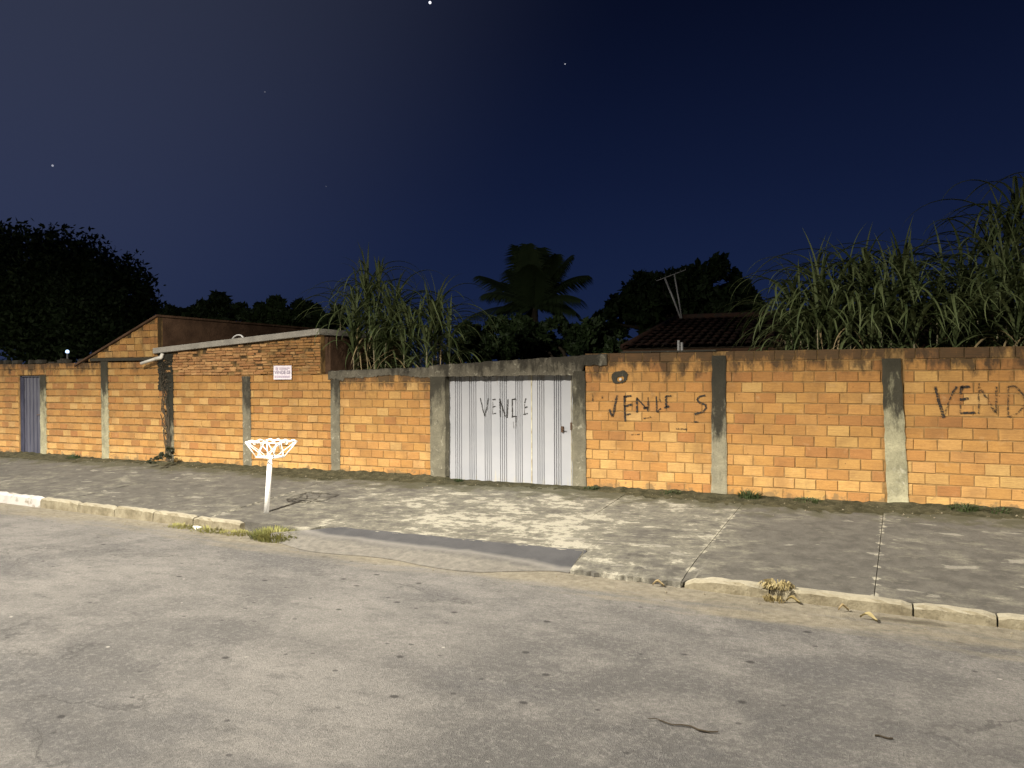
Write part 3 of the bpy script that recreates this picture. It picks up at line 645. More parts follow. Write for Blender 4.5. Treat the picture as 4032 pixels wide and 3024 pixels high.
for (s, e, z, y) in spots:
    if cnt < 300:
        o = obj('brick', random.choice(thin), sh, ((s+e)/2, y, z), (0, random.uniform(-.03, .03), random.uniform(-.04, .04)), ((e-s)/0.20, 1, random.uniform(0.85, 1.1)))
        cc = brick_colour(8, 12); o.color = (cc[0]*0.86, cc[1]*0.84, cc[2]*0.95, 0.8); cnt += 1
    else: far.box((s, y, z-TH/2+0.006), (e, y+0.05, z+TH/2-0.006), 0.005)
if far.v: tag(far.build('thin_brick_courses', M_brick_s, sh), kind='stuff')
column('pillar', sh, P2[0], P2[1], -0.15, 2.44, M_pillar_black, 0.0, wob=0.014)
hd_ = column('pillar_head', sh, P2[0]-0.24, P2[1]-0.02, 1.62, 2.43, M_pillar_black, 0.0, wob=0.03, proud=0.028); hd_['label'] = 'black mould-covered head of the pillar'
column('pillar', sh, P3[0], P3[1], -0.15, 1.93, M_jamb, 0.02)
vs = []
for y in (-0.085, 3.2):
    dz = 0.0
    for (x, a) in ((-14.56, 0.0), (-9.91, 0.0)): vs += [(x, y, sl(x)), (x, y, sl(x)+0.125)]
o = obj('roof_slab', mesh('roof_slab', vs, [(0, 2, 3, 1), (4, 5, 7, 6), (0, 1, 5, 4), (2, 6, 7, 3), (1, 3, 7, 5), (0, 4, 6, 2)], M_slab), sh); bevel(o, 0.012, 2)
MB().box((-9.945, 0.142, -0.1), (-9.80, 3.0, 2.72), 0.0).build('side_wall', M_brown, sh)
MB().box((-14.4, 3.0, -0.1), (-9.81, 3.14, 2.40), 0.0).build('back_wall', M_brown, sh)
# bent white hose lying on the slab, drain pipe at its left end
hp = W(935, 1318, 0.5); mb = MB(); pts = []
for i in range(13):
    q = math.pi*i/12; pts.append((hp.x-0.27*math.cos(q), 0.5+0.10*math.cos(q), sl(hp.x)+0.125+0.012+0.06*(hp.x and 1)*0 + 0.13*math.sin(q)+ (-0.27*math.cos(q))*0.0656))
mb.tube(pts, 0.018, 8); tag(mb.build('hose', M_white, None, True), 'bent white hose arching on the shed roof slab', 'hose')
mb = MB(); a = W(640, 1392, -0.11); b = W(634, 1408, -0.13); c3 = W(612, 1413, -0.15); d3 = W(556, 1431, -0.18)
mb.tube([a, b, c3, d3], 0.036, 10); dp = thing('drain_pipe', 'stubby white drain pipe poking out under the left end of the shed roof', 'pipe', tuple(a))
mb.build('pipe', M_pvc, dp, True); mb = MB(); mb.tube([b+Vector((0.012, 0, 0.03)), b, c3], 0.043, 10); mb.build('elbow', M_pvc, dp, True)

# left wall with the small dark door
wl = thing('brick_wall', 'orange brick wall at the far left, around the narrow dark door', 'wall', (-18, 0.05, 0))
DX = (-19.42, -18.56); P1 = (-16.36, -16.13); DJ = (-18.56, -18.34)
mortar(wl, -30, DX[0], -0.2, 2.24); mortar(wl, DJ[1]-0.01, P2[0]+0.0, -0.2, 2.24)
MB().box((DX[0], 0.009, 1.985), (DJ[1]-0.01, 0.14, 2.24)).build('lintel', M_mortar, wl)
lay(wl, -30, DX[0]+0.0, 0, 14, 0.262, 2.42, visible=(-21.2, 0), pale=0.8, gap=0.032, gx_=0.005)
lay(wl, DX[0], DJ[1], 1.99, 2, 0.262, 2.36, rh=0.14, pale=0.8)
lay(wl, DJ[1]-0.012, P1[0]+0.012, 0, 14, 0.258, 2.40, pale=0.6, gap=0.032, gx_=0.005)
lay(wl, P1[1]-0.012, P2[0]+0.0, 0, 14, 0.258, 2.55, pale=0.4, gap=0.032, gx_=0.005)
column('jamb', wl, DJ[0], DJ[1], -0.1, 1.99, M_pillar, 0)
column('pillar', wl, P1[0], P1[1], -0.1, 2.30, M_pillar, 0.02)
mb = MB()
for i in range(26):
    x = -21.2+random.random()*4.2; mb.box((x, -0.01, 2.28), (x+random.uniform(0.08, 0.2), 0.12, 2.29+random.uniform(0.02, 0.10)), 0.012)
tag(mb.build('broken_brick_ends', M_lintel, wl), kind='stuff')
dr = thing('steel_door', 'narrow dark blue steel door in the left wall', 'door', (-19, 0.08, 0.0))
mb = MB()
vs, fs = [], []; xs_ = np.linspace(DX[0]+0.03, DX[1]-0.01, 25)
for i, x in enumerate(xs_):
    d = 0.012 if i % 4 in (1, 2) else 0.0; vs += [(x, 0.085+d, 0.02), (x, 0.085+d, 1.95)]
for i in range(len(xs_)-1): fs.append((2*i, 2*i+2, 2*i+3, 2*i+1))
o = obj('door_leaf', mesh('door_leaf', vs, fs, M_door), dr); o.modifiers.new('s', 'SOLIDIFY').thickness = 0.02
fr = MB().box((DX[0], 0.05, 0), (DX[0]+0.03, 0.13, 1.985)).box((DX[1]-0.012, 0.05, 0), (DX[1]+0.0, 0.13, 1.985)).box((DX[0]+0.03, 0.05, 1.95), (DX[1]-0.012, 0.13, 1.985)); fr.build('door_frame', M_door, dr)
mb = MB(); mb.tube([(DX[1]-0.10, 0.085, 1.0), (DX[1]-0.10, 0.04, 1.0), (DX[1]-0.20, 0.038, 1.0)], 0.01, 8); mb.build('handle', M_rust, o)

# house with the half gable, behind the left wall
hg = thing('brick_house', 'half gabled brick house front rising above the left wall', 'house', (-15.6, 0.1, 2.3))
gz = lambda x: 2.36+(x+16.82)*(3.27-2.36)/2.30
xg0, xg1 = -16.82, -14.50
def front_poly(y0, y1, dz=0.0):
    a = [(xg0, y0, 2.30), (xg1, y0, 2.30), (xg1, y0, gz(xg1)+dz), (xg0, y0, gz(xg0)+dz)]; b = [(x, y1, z) for x, y, z in a]
    return a+b, [(0, 1, 2, 3), (1, 5, 6, 2), (4, 0, 3, 7), (3, 2, 6, 7), (5, 4, 7, 6), (0, 4, 5, 1)]
v_, f_ = front_poly(0.012, 0.14, -0.01); obj('mortar_bed', mesh('mortar_bed', v_, f_, M_mortar), hg)
MB().box((xg0+0.1, -0.02, 2.305), (xg1-0.02, 0.011, 2.375), 0.006).build('concrete_tie', M_jamb, hg)
lay(hg, xg0, xg1, 2.38, 6, 0.26, 4.0, rh=0.15, xrow=lambda r: (max(xg0, -16.82+(2.38+0.15*(r+0.75)-2.36)*2.30/0.91), xg1))
MB().box((xg1-0.14, 0.141, 0), (xg1, 7.0, 3.27)).build('side_wall', M_brown, hg)
vs = []
for y in (-0.05, 7.05):
    for x in (-17.25, -14.47): vs += [(x, y, gz(x)+0.0), (x, y, gz(x)+0.045)]
obj('roof', mesh('roof', vs, [(0, 2, 3, 1), (4, 5, 7, 6), (0, 1, 5, 4), (2, 6, 7, 3), (1, 3, 7, 5), (0, 4, 6, 2)], M_brown), hg)

# for-sale sheet fixed to the shed
a, b = W(1077, 1440, -0.05), W(1147, 1494, -0.05)
sg = thing('sale_sign', 'small white printed sheet fixed high on the shed wall', 'sign', ((a.x+b.x)/2, -0.05, b.z))
ni = 14; vs, fs = [], []
for i in range(ni+1):
    t = i/ni; x = a.x+(b.x-a.x)*t
    for z in (b.z, a.z): vs.append((x, -0.046-0.004*math.sin(3*t+1.2*z), z))
for i in range(ni): fs.append((2*i, 2*i+2, 2*i+3, 2*i+1))
o = obj('sheet', mesh('sheet', vs, fs, M_sign), sg); o.modifiers.new('s', 'SOLIDIFY').thickness = 0.003
wS, hS = b.x-a.x, a.z-b.z
cu = bpy.data.curves.new('sale_text', 'FONT'); cu.body = 'VENDE-SE'; cu.size = hS*0.34; cu.align_x = 'CENTER'; cu.align_y = 'CENTER'
to = bpy.data.objects.new('t', cu); COL.objects.link(to); bpy.context.view_layer.update()
tm = bpy.data.meshes.new_from_object(to.evaluated_get(bpy.context.evaluated_depsgraph_get())); bpy.data.objects.remove(to)
tm.materials.append(M_ink); wt = max(v.co.x for v in tm.vertices)-min(v.co.x for v in tm.vertices)
tm.transform(Matrix.Translation(((a.x+b.x)/2, -0.0525, b.z+hS*0.50)) @ Matrix.Rotation(math.pi/2, 4, 'X') @ Matrix.Scale(wS*0.9/wt, 4, (1, 0, 0)))
obj('lettering', tm, sg)
mb = MB()
for (t0, t1, y0, y1) in [(0.32, 0.92, 0.80, 0.86), (0.32, 0.80, 0.70, 0.74)] + [(0.06+0.11*i, 0.06+0.11*i+0.07, 0.12, 0.28) for i in range(8)]:
    mb.box((a.x+wS*t0, -0.0525, b.z+hS*y0), (a.x+wS*t1, -0.0515, b.z+hS*y1))
mb.box((a.x+wS*0.12, -0.0525, b.z+hS*0.68), (a.x+wS*0.24, -0.0515, b.z+hS*0.88)); mb.build('faded_print', M_ink2, sg)

# ------------------------------------------------------------------ street bin: white scrollwork basket on a post
pb = G(1048, 2016); tp = W(1064, 1805, pb.y)
bn = thing('bin_basket', 'white wrought iron rubbish basket with heart scrolls on a post by the kerb', 'rubbish bin', tuple(pb))
mb = MB(); mb.tube([pb+Vector((0, 0, -0.08)), pb.lerp(tp, 0.92), pb.lerp(tp, 0.925), tp], [0.041, 0.039, 0.031, 0.031], 16); mb.build('post', M_white, bn, True)
up = (tp-pb).normalized(); ct = tp+up*0.005
def bp(x, y, z): return ct+Vector((x, y, 0))+up*z
def shaped(hx, hy, z): return [bp(-hx, -hy, z), bp(hx, -hy, z), bp(hx, hy, z), bp(-hx, hy, z)]
lo, hi = shaped(0.17, 0.13, 0.02), shaped(0.315, 0.235, 0.265)
mb = MB()
for q in range(4): mb.tube([lo[q], lo[(q+1) % 4]], 0.013, 8)
mb.tube([lo[0].lerp(lo[3], .5), lo[1].lerp(lo[2], .5)], 0.010, 8); mb.tube([lo[0].lerp(lo[1], .5), lo[3].lerp(lo[2], .5)], 0.010, 8); mb.build('base_frame', M_white, bn, True)
mb = MB()
for q in range(4): mb.tube([hi[q], hi[(q+1) % 4]], 0.008, 8)
mb.build('rim', M_white, bn, True)
for q in range(4): m1 = MB(); m1.tube([lo[q], hi[q]], 0.0095, 8); m1.build('corner_bar', M_white, bn, True)
for q in range(4):
    A, B, C_, D_ = lo[q], lo[(q+1) % 4], hi[(q+1) % 4], hi[q]
    def P(s, t): return A.lerp(B, s).lerp(D_.lerp(C_, s), t)
    hearts = [(0.5, 0.36)] if q % 2 else [(0.27, 0.23), (0.75, 0.23)]
    m1 = MB()
    for (cs, hw) in hearts:
        for sg_ in (-1, 1):
            pts = [P(cs+sg_*hw*x, t) for x, t in [(-0.75, 0.02), (0.0, 0.34), (0.55, 0.58), (0.92, 0.80), (0.93, 0.96), (0.66, 1.07), (0.30, 1.04), (0.03, 0.84)]]
            dense = []
            for i in range(len(pts)-1):
                p0, p1, p2, p3 = pts[max(0, i-1)], pts[i], pts[i+1], pts[min(len(pts)-1, i+2)]
                for j in range(4):
                    t = j/4; dense.append(0.5*((2*p1)+(p2-p0)*t+(2*p0-5*p1+4*p2-p3)*t*t+(3*p1-p0-3*p2+p3)*t**3))
            dense.append(pts[-1]); m1.tube(dense, 0.0068, 6)
    m1.build('scroll_side', M_white, bn, True)

# ------------------------------------------------------------------ plants
def blade_mesh(name, L, wd, arch, mat, seg=10, twist=0.0, droop=1.0):
    """long arching leaf with a V fold, growing from the origin towards +X and up"""
    vs, fs = [], []; x = z = 0.0; ang = arch[0]
    for i in range(seg+1):
        t = i/seg; w_ = wd*min(1, 0.35+2.5*t)*(1-t**2.2)**0.8 if t < 1 else 0.001
        ty = twist*t*t*L
        nx_, nz_ = -math.sin(ang), math.cos(ang)
        vs += [(x+nx_*w_*0.25, ty-w_/2, z+nz_*w_*0.25), (x, ty, z), (x+nx_*w_*0.25, ty+w_/2, z+nz_*w_*0.25)]
        ang = arch[0]+(arch[1]-arch[0])*(t**droop); x += math.cos(ang)*L/seg; z += math.sin(ang)*L/seg
    for i in range(seg):
        a = 3*i; fs += [(a, a+1, a+4, a+3), (a+1, a+2, a+5, a+4)]
    return mesh(name, vs, fs, mat, True)
R = math.radians
LEAF = [blade_mesh('leaf', random.uniform(1.3, 1.9), random.uniform(0.046, 0.066), (R(random.uniform(62, 84)), R(random.uniform(-110, -55))), M_cane, 14, random.uniform(-.2, .2), random.uniform(0.8, 1.35)) for _ in range(18)]
LEAFUP = [blade_mesh('leaf', random.uniform(0.9, 1.35), random.uniform(0.044, 0.058), (R(random.uniform(74, 87)), R(random.uniform(-20, 65))), M_cane, 10, random.uniform(-.1, .1), 1.7) for _ in range(10)]
LEAFDRY = [blade_mesh('leaf', random.uniform(0.7, 1.2), random.uniform(0.028, 0.045), (R(random.uniform(20, 60)), R(random.uniform(-95, -80))), M_canedry, 9, random.uniform(-.1, .1), 0.6) for _ in range(6)]
LEAFLOW = [blade_mesh('leaf', random.uniform(1.0, 1.6), random.uniform(0.042, 0.06), (R(random.uniform(40, 68)), R(random.uniform(-110, -65))), M_cane, 14, random.uniform(-.25, .25), random.uniform(0.7, 1.1)) for _ in range(14)]
def leaf_ok(me, M4):                                      # no leaf may pass through the wall
    for v in me.vertices:
        q = M4 @ v.co
        if q.z < 2.42 and q.y < 0.20: return False
        if q.x < -9.75 and q.z < 2.95 and 0 < q.y < 3.3: return False
    return True
NL = [0]; REST = {}
def grow(clump, meshes, p, s, az_, tries=6, tx=0.1):
    for q in range(tries):
        rot = (random.uniform(-tx, tx), random.uniform(-.15, .1), az_); me = random.choice(meshes)
        M4 = Matrix.LocRotScale(p, __import__('mathutils').Euler(rot), Vector((s, 1, s)))
        if leaf_ok(me, M4):
            if NL[0] < 300: obj('leaf', me, clump, p, rot, (s, 1, s)); NL[0] += 1
            else: REST[me.materials[0].name].add([M4 @ v.co for v in me.vertices], [tuple(f.vertices) for f in me.polygons])
            return
        az_ = random.uniform(0, 6.28)
def cane(t, u, v, y, lean, nl=42, dry=7, upn=3, sc=1.0):
    """one cane of a clump; its leaf whorl starts near photo pixel (u, v) at depth y"""
    top = W(u, v, y); base = Vector((top.x-lean, y+random.uniform(-0.05, 0.1), -0.04))
    mb = MB(); n = 9; pts = [base.lerp(top, (i/n))+Vector((lean*0.25*math.sin(math.pi*i/n), 0, 0)) for i in range(n+1)]
    mb.tube(pts, [0.022-0.011*i/n for i in range(n+1)], 7); mb.build('stalk', M_stalk, t, True)
    for i in range(nl):
        p = base.lerp(top, 1.0-0.58*(i/nl)**1.1)
        if p.z < 1.9: continue
        grow(t, LEAFLOW if i > nl*0.45 else LEAF, p, sc*random.uniform(0.75, 1.15), i*2.4+random.uniform(-.5, .5))
    for i in range(upn): grow(t, LEAFUP, base.lerp(top, random.uniform(0.93, 1.0)), sc*random.uniform(0.7, 1.1), random.uniform(0, 6.28))
    for i in range(dry): grow(t, LEAFDRY, base.lerp(top, random.uniform(0.55, 0.85)), 1.0, random.uniform(0, 6.28))
CLUMPS = [
 ('tall cane clump with arching leaves, right beside the shed roof', 0.95, 5, [(1440, 1180, 1.1, -0.15), (1490, 1130, 1.4, 0.0), (1405, 1270, 0.9, -0.2), (1380, 1290, 1.3, -0.2), (1540, 1240, 0.9, 0.1), (1470, 1320, 0.7, -0.2), (1390, 1340, 0.6, -0.1), (1400, 1220, 1.8, -0.1), (1360, 1320, 0.9, -0.1), (1340, 1270, 1.5, 0.0), (1450, 1140, 1.7, 0.0), (1320, 1310, 1.1, 0.0), (1520, 1330, 0.7, 0.1)]),
 ('shorter cane clump just left of the white gate', 0.92, 4, [(1610, 1290, 0.8, 0.05), (1702, 1275, 0.8, 0.0), (1735, 1290, 1.1, 0.2), (1650, 1320, 1.2, 0.2), (1560, 1210, 1.6, 0.1), (1770, 1350, 0.9, 0.1), (1590, 1360, 0.6, 0.0), (1680, 1370, 0.6, 0.0), (1720, 1230, 1.5, 0.1)]),
 ('bushy cane clump drooping towards the tiled roof', 0.95, 1, [(3150, 1220, 0.9, -0.3), (3110, 1180, 1.3, -0.5), (3230, 1130, 1.0, -0.1), (3290, 1160, 0.8, 0.1), (3180, 1310, 0.7, -0.3), (3260, 1200, 1.5, -0.2), (3200, 1150, 1.7, -0.3), (3120, 1320, 0.9, -0.2), (3270, 1310, 0.6, 0.0), (3090, 1270, 1.4, -0.3), (3220, 1270, 0.6, 0.0)]),
 ('dense cane clump just left of the pale ragged pillar', 0.95, 1, [(3340, 1110, 1.3, 0.0), (3400, 1150, 0.8, 0.1), (3450, 1110, 1.2, 0.1), (3350, 1270, 0.6, 0.0), (3400, 1090, 1.8, 0.0), (3430, 1310, 0.6, 0.1), (3320, 1190, 1.0, 0.0), (3460, 1200, 0.9, 0.0)]),
 ('cane clump right above the pale ragged pillar', 0.95, 2, [(3510, 1180, 0.7, 0.0), (3560, 1130, 1.3, 0.2), (3610, 1190, 0.9, 0.2), (3550, 1090, 1.8, 0.2), (3470, 1250, 0.6, 0.1), (3600, 1290, 0.6, 0.1), (3530, 1270, 0.8, 0.0)]),
 ('cane clump above the wall between the pale pillar and the last sprayed letters', 1.0, 1, [(3720, 1190, 1.2, 0.0), (3790, 1120, 1.8, 0.1), (3850, 1180, 0.9, -0.1), (3690, 1250, 0.8, -0.1), (3760, 1280, 0.7, 0), (3850, 1290, 1.0, 0), (3820, 1080, 2.0, 0), (3700, 1310, 1.2, 0)]),
 ('tallest cane clump, above the last sprayed letters at the right', 1.1, 2, [(3900, 960, 2.2, 0.1), (3960, 1060, 1.4, 0.0), (4010, 850, 2.4, 0.1), (3930, 1220, 0.8, 0.1), (4020, 1180, 1.0, 0.0), (4000, 1280, 0.7, 0), (3970, 930, 2.6, 0), (3950, 1130, 1.1, 0)]),
 ('cane clump cut off by the right edge of the picture', 1.1, 2, [(4060, 960, 1.6, 0.0), (4100, 850, 1.9, 0.1), (4160, 800, 2.2, 0), (4190, 1050, 1.4, 0), (4090, 1200, 0.9, 0), (4150, 1290, 0.7, 0)])]
for lb, sc_c, up_c, plants in CLUMPS:
    xs_ = [W(u, v, y).x for u, v, y, l in plants]; ys_ = [q[2] for q in plants]
    t = thing('cane_clump', lb, 'plant', (sum(xs_)/len(xs_), sum(ys_)/len(ys_), -0.02), 'cane clumps behind the wall')
    NL[0] = 0; REST = {'cane_leaf': MB(), 'dry_cane_leaf': MB()}
    for (u, v, y, l) in plants: cane(t, u, v, y, l, sc=sc_c, upn=up_c+1)
    for nm, mm in (('cane_leaf', M_cane), ('dry_cane_leaf', M_canedry)):
        if REST[nm].v: tag(REST[nm].build('leaves_behind', mm, t, True), kind='stuff')

def leaf_cloud(pts, size, nrm=None):
    n = len(pts); a = rng.normal(size=(n, 3)); a /= np.linalg.norm(a, axis=1)[:, None]; b = rng.normal(size=(n, 3)); b -= (b*a).sum(1)[:, None]*a; b /= np.linalg.norm(b, axis=1)[:, None]
    s = size*rng.uniform(0.6, 1.4, (n, 1)); V = np.empty((n, 4, 3)); V[:, 0] = pts-a*s; V[:, 1] = pts+b*s*0.45; V[:, 2] = pts+a*s; V[:, 3] = pts-b*s*0.45
    return V.reshape(-1, 3), np.arange(n*4).reshape(-1, 4)
def fast_mesh(name, V, Fq, mat):
    m = bpy.data.meshes.new(name); m.vertices.add(len(V)); m.vertices.foreach_set('co', V.astype(np.float32).ravel())
    m.loops.add(Fq.size); m.loops.foreach_set('vertex_index', Fq.astype(np.int32).ravel())
    m.polygons.add(len(Fq)); m.polygons.foreach_set('loop_start', np.arange(0, Fq.size, Fq.shape[1], dtype=np.int32)); m.polygons.foreach_set('loop_total', np.full(len(Fq), Fq.shape[1], dtype=np.int32))
    m.update(); m.materials.append(mat); return m
def tree(name, label, lobes, y, n=9000, leaf=0.16, mat=M_foliage, group=None, cat='tree', trunk=True):
    """crown of leaf clumps; lobes = (u, v, radius) in photo pixels, at depth y"""
    L = []
    for (u, v, r) in lobes:
        c = W(u, v, y+random.uniform(-0.6, 0.6)); e = W(u, v-r, y); L.append((np.array(c), abs(e.z-c.z) if True else 0))
    cen = np.mean([c for c, r in L], axis=0); t = thing(name, label, cat, (cen[0], cen[1], -0.02), group)
    tot = sum(r*r for c, r in L); P = []
    for c, r in L:
        k = int(n*r*r/tot); nc = max(8, k//70)
        d = rng.normal(size=(nc, 3)); d /= np.linalg.norm(d, axis=1)[:, None]; rad = r*rng.uniform(0.35, 1.0, nc)**0.5*0.92
        cl = c+d*rad[:, None]; idx = rng.integers(0, nc, k)
        P.append(cl[idx]+np.clip(rng.normal(size=(k, 3)), -1.7, 1.7)*r*0.13)
    P = np.concatenate(P); P = P[P[:, 2] > 0.05]
    V, Fq = leaf_cloud(P, leaf); tag(obj('crown', fast_mesh('crown', V, Fq, mat), t), kind='stuff')
    if trunk:
        mb = MB(); b = Vector((cen[0], cen[1], -0.05)); h = Vector((cen[0]+0.2, cen[1], cen[2]*0.75)); rr = max(0.09, 0.05*cen[2])
        mb.tube([b, b.lerp(h, .4)+Vector((0.08, 0, 0)), h], [rr*1.3, rr, rr*0.75], 10)
        for c, r in L: mb.tube([b.lerp(h, random.uniform(.6, .95)), h.lerp(Vector(c), .5)+Vector((0, 0, 0.1*r)), Vector(c)], [rr*.5, rr*.35, rr*.12], 7)
        mb.build('trunk', M_bark, t, True)
    return t
tree('broad_tree', 'huge round dark tree at the far left behind the wall', [(80, 1150, 260), (260, 1170, 260), (400, 1200, 210), (490, 1260, 150), (-80, 1120, 260), (180, 1290, 200), (560, 1330, 90), (-250, 1150, 260)], 12, 80000, 0.13)
tree('round_tree', 'small round dark tree behind the half gabled house', [(850, 1245, 95), (770, 1270, 75), (920, 1270, 70), (690, 1265, 70)], 11, 8000, 0.13)
tree('bushy_tree', 'low ragged dark tree between the house and the cane clump', [(1050, 1235, 70), (1130, 1230, 75), (1200, 1250, 80), (1290, 1280, 80), (1000, 1275, 60)], 10, 8000, 0.13)
tree('spreading_tree', 'broad black tree standing behind the tiled roof', [(2560, 1190, 125), (2690, 1140, 120), (2790, 1150, 125), (2880, 1190, 100), (2450, 1230, 85), (2950, 1210, 75), (2640, 1230, 140), (2380, 1270, 70), (2830, 1260, 130)], 12, 20000, 0.14)
tree('shrub', 'dark leafy shrub behind the gate, beside the cane clump', [(1880, 1370, 75), (1960, 1330, 85), (1850, 1310, 45), (1930, 1400, 70), (1800, 1390, 60)], 4, 7000, 0.075, cat='shrub')
tree('shrub', 'wide dark shrub below the palm, behind the gate lintel', [(2060, 1340, 95), (2170, 1330, 90), (2260, 1340, 80), (2350, 1330, 75), (2130, 1400, 90), (2320, 1390, 80), (2420, 1350, 60)], 5, 10000, 0.085, cat='shrub')

# coconut palm
def palm(u, v, y, fronds):
    c = W(u, v, y); t = thing('palm_tree', 'dark coconut palm rising behind the gate', 'palm', (c.x, c.y, -0.02))
    mb = MB(); b = Vector((c.x-0.2, c.y, -0.05)); mb.tube([b, b.lerp(c, .5)+Vector((0.1, 0, 0)), c], [0.17, 0.12, 0.10], 10); mb.build('trunk', M_bark, t, True)
    for (tu, tv, dy, sag) in fronds:
        e = W(tu, tv, y+dy); mb = MB(); n = 26; pts = []
        mid = c.lerp(e, 0.5)+Vector((0, 0, sag))
        for i in range(n+1):
            s = i/n; pts.append(c*(1-s)**2+mid*2*s*(1-s)+e*s*s)
        mb.tube(pts, [0.022*(1-0.8*i/n) for i in range(n+1)], 5)
        for i in range(2, n+1):
            tg = (pts[i]-pts[i-1]).normalized(); side = tg.cross(Vector((0, 0, 1)))
            side = side.normalized() if side.length > 1e-3 else Vector((1, 0, 0))
            for sgn in (-1, 1):
                for q in range(2):
                    l = 0.78*math.sin(math.pi*(0.12+0.80*i/n))**0.7*random.uniform(0.8, 1.1); p = pts[i-1].lerp(pts[i], q*0.5)
                    d = (side*sgn*0.8+tg*0.55+Vector((0, 0, -0.35))).normalized(); k1 = p+d*l*0.5; k2 = p+d*l+Vector((0, 0, -0.22*l))
                    wv = tg*0.022
                    mb.add([p-wv, p+wv, k1+wv, k1-wv, k2], [(0, 1, 2, 3), (3, 2, 4)])
        mb.build('frond', M_palm, t)
palm(2105, 1215, 9.0, [(2030, 965, 0.2, 0.1), (2075, 960, -0.8, 0.2), (2130, 975, 0.6, 0.25), (2190, 1000, -0.3, 0.3), (2250, 1005, 0.4, 0.35), (2320, 1085, 0.2, 0.55), (2290, 1180, -0.6, 0.5), (1885, 1085, 0.2, 0.35), (1900, 1160, -0.5, 0.5), (1950, 1230, 0.4, 0.5), (2010, 1060, 0.9, 0.3), (2240, 1270, 0.5, 0.6), (2000, 1300, -0.4, 0.6), (2160, 1060, 1.2, 0.3), (2090, 1040, -1.2, 0.3), (1840, 1250, 0.9, 0.4), (2270, 1230, -0.3, 0.5), (2060, 1330, 0.3, 0.5), (1960, 1110, 0.6, 0.4)])

# house with the clay tile roof, behind the right wall
e0, e1 = W(2455, 1386, 3.2), W(3150, 1352, 3.2); ze = (e0.z+e1.z)/2; r0 = W(2650, 1262, 6.6); zr = r0.z
rh_ = thing('tiled_house', 'low house with a dark clay tile hip roof behind the right wall', 'house', ((e0.x+3)/2+e0.x/2, 5, -0.02))
x_l, x_r = e0.x, 5.5; xr0 = r0.x+0.1
MB().box((x_l+0.5, 3.7, -0.02), (x_r-0.5, 9.2, ze-0.02)).build('wall', M_house, rh_)
obj('roof_deck', mesh('roof_deck', [(x_l, 3.2, ze), (x_r, 3.2, ze), (x_r, 6.6, zr), (xr0, 6.6, zr), (x_l, 10.0, ze), (x_r, 10.0, ze)], [(0, 1, 2, 3), (4, 0, 3), (3, 2, 5, 4)], M_bark), rh_)
MB().box((x_l, 3.17, ze-0.10), (x_r, 3.20, ze-0.012)).build('eave_board', M_brown, rh_)
sl_len = math.hypot(3.4, zr-ze); ang = math.atan2(zr-ze, 3.4); TW, TL = 0.185, 0.34
vs, fs = [], []
for q in range(7):
    t = math.pi*q/6
    for (yy, wd, hh) in ((0.0, 0.5, 1.0), (TL+0.05, 0.42, 0.84)): vs.append((-math.cos(t)*TW*wd, yy, math.sin(t)*0.055*hh+(0.03 if yy == 0 else 0.0)))
for q in range(6): fs.append((2*q, 2*q+2, 2*q+3, 2*q+1))
tile_me = mesh('roof_tile', vs, fs, M_tile, True); cnt = 0; far = MB()
tiles = []
xx = x_l+TW/2
while xx < x_r:
    for j in range(int(sl_len/TL)+1):
        s = j*TL
        if s > sl_len-0.1: continue
        xmin = x_l+(xr0-x_l)*(s/sl_len)
        if xx > xmin: tiles.append((xx, s))
    xx += TW
tiles.sort(key=lambda q: (q[0] > 1.2, q[1], q[0]))
for (xx, s) in tiles:
    p = Vector((xx+random.uniform(-.008, .008), 3.2-0.05+s*math.cos(ang), ze+0.012+s*math.sin(ang)))
    if cnt < 300: obj('roof_tile', tile_me, rh_, p, (ang+random.uniform(-.015, .015), 0, random.uniform(-.03, .03))); cnt += 1
    else:
        M4 = Matrix.Translation(p) @ Matrix.Rotation(ang, 4, 'X'); far.add([M4 @ Vector(v) for v in vs], fs)
if far.v: tag(far.build('roof_tiles_beyond', M_tile, rh_, True), kind='stuff')
mb = MB(); mb.tube([(x_l, 3.18, ze+0.05), (xr0, 6.6, zr+0.07)], 0.075, 8); mb.tube([(xr0, 6.6, zr+0.07), (x_r, 6.6, zr+0.07)], 0.075, 8); mb.build('ridge_tiles', M_tile, rh_, True)
# aerial on the roof: two splayed tubes and a boom
b = W(2688, 1266, 6.5); an = thing('tv_aerial', 'thin splayed television aerial standing on the tiled roof', 'aerial', tuple(b))
for (u, v, r) in ((2618, 1096, 0.024), (2655, 1080, 0.018)):
    mb = MB(); e = W(u, v, 6.5); mb.tube([b+Vector((0, 0, -0.05)), b.lerp(e, .5), e], r, 8); mb.build('mast', M_galv, an, True)
mb = MB(); e = W(2613, 1115, 6.45); g1 = W(2630, 1190, 6.45); mb.tube([e, W(2612, 1150, 6.45), g1], 0.012, 6); mb.build('cable', M_void, an, True)
mb = MB(); q0, q1 = W(2585, 1106, 6.5), W(2700, 1062, 6.5); mb.tube([q0, q1], 0.010, 6)
for i in range(7):
    p = q0.lerp(q1, i/6); mb.tube([p+Vector((0.05, -0.30, 0)), p+Vector((-0.05, 0.30, 0))], 0.005, 5)
mb.build('boom', M_galv, an, True)
for (u, vt, vb) in ((2672, 1340, 1392), (2685, 1348, 1394)):
    a, b = W(u, vt, 1.0), W(u, vb, 1.0); mb = MB(); mb.tube([(b.x, 1.0, -0.02), (b.x, 1.0, a.z)], 0.022, 8)
    tag(mb.build('vent_pipe', M_galv, None, True), 'taller of two thin grey pipes standing behind the right wall' if u == 2672 else 'shorter of two thin grey pipes standing behind the right wall', 'pipe', 'grey pipes behind the wall')

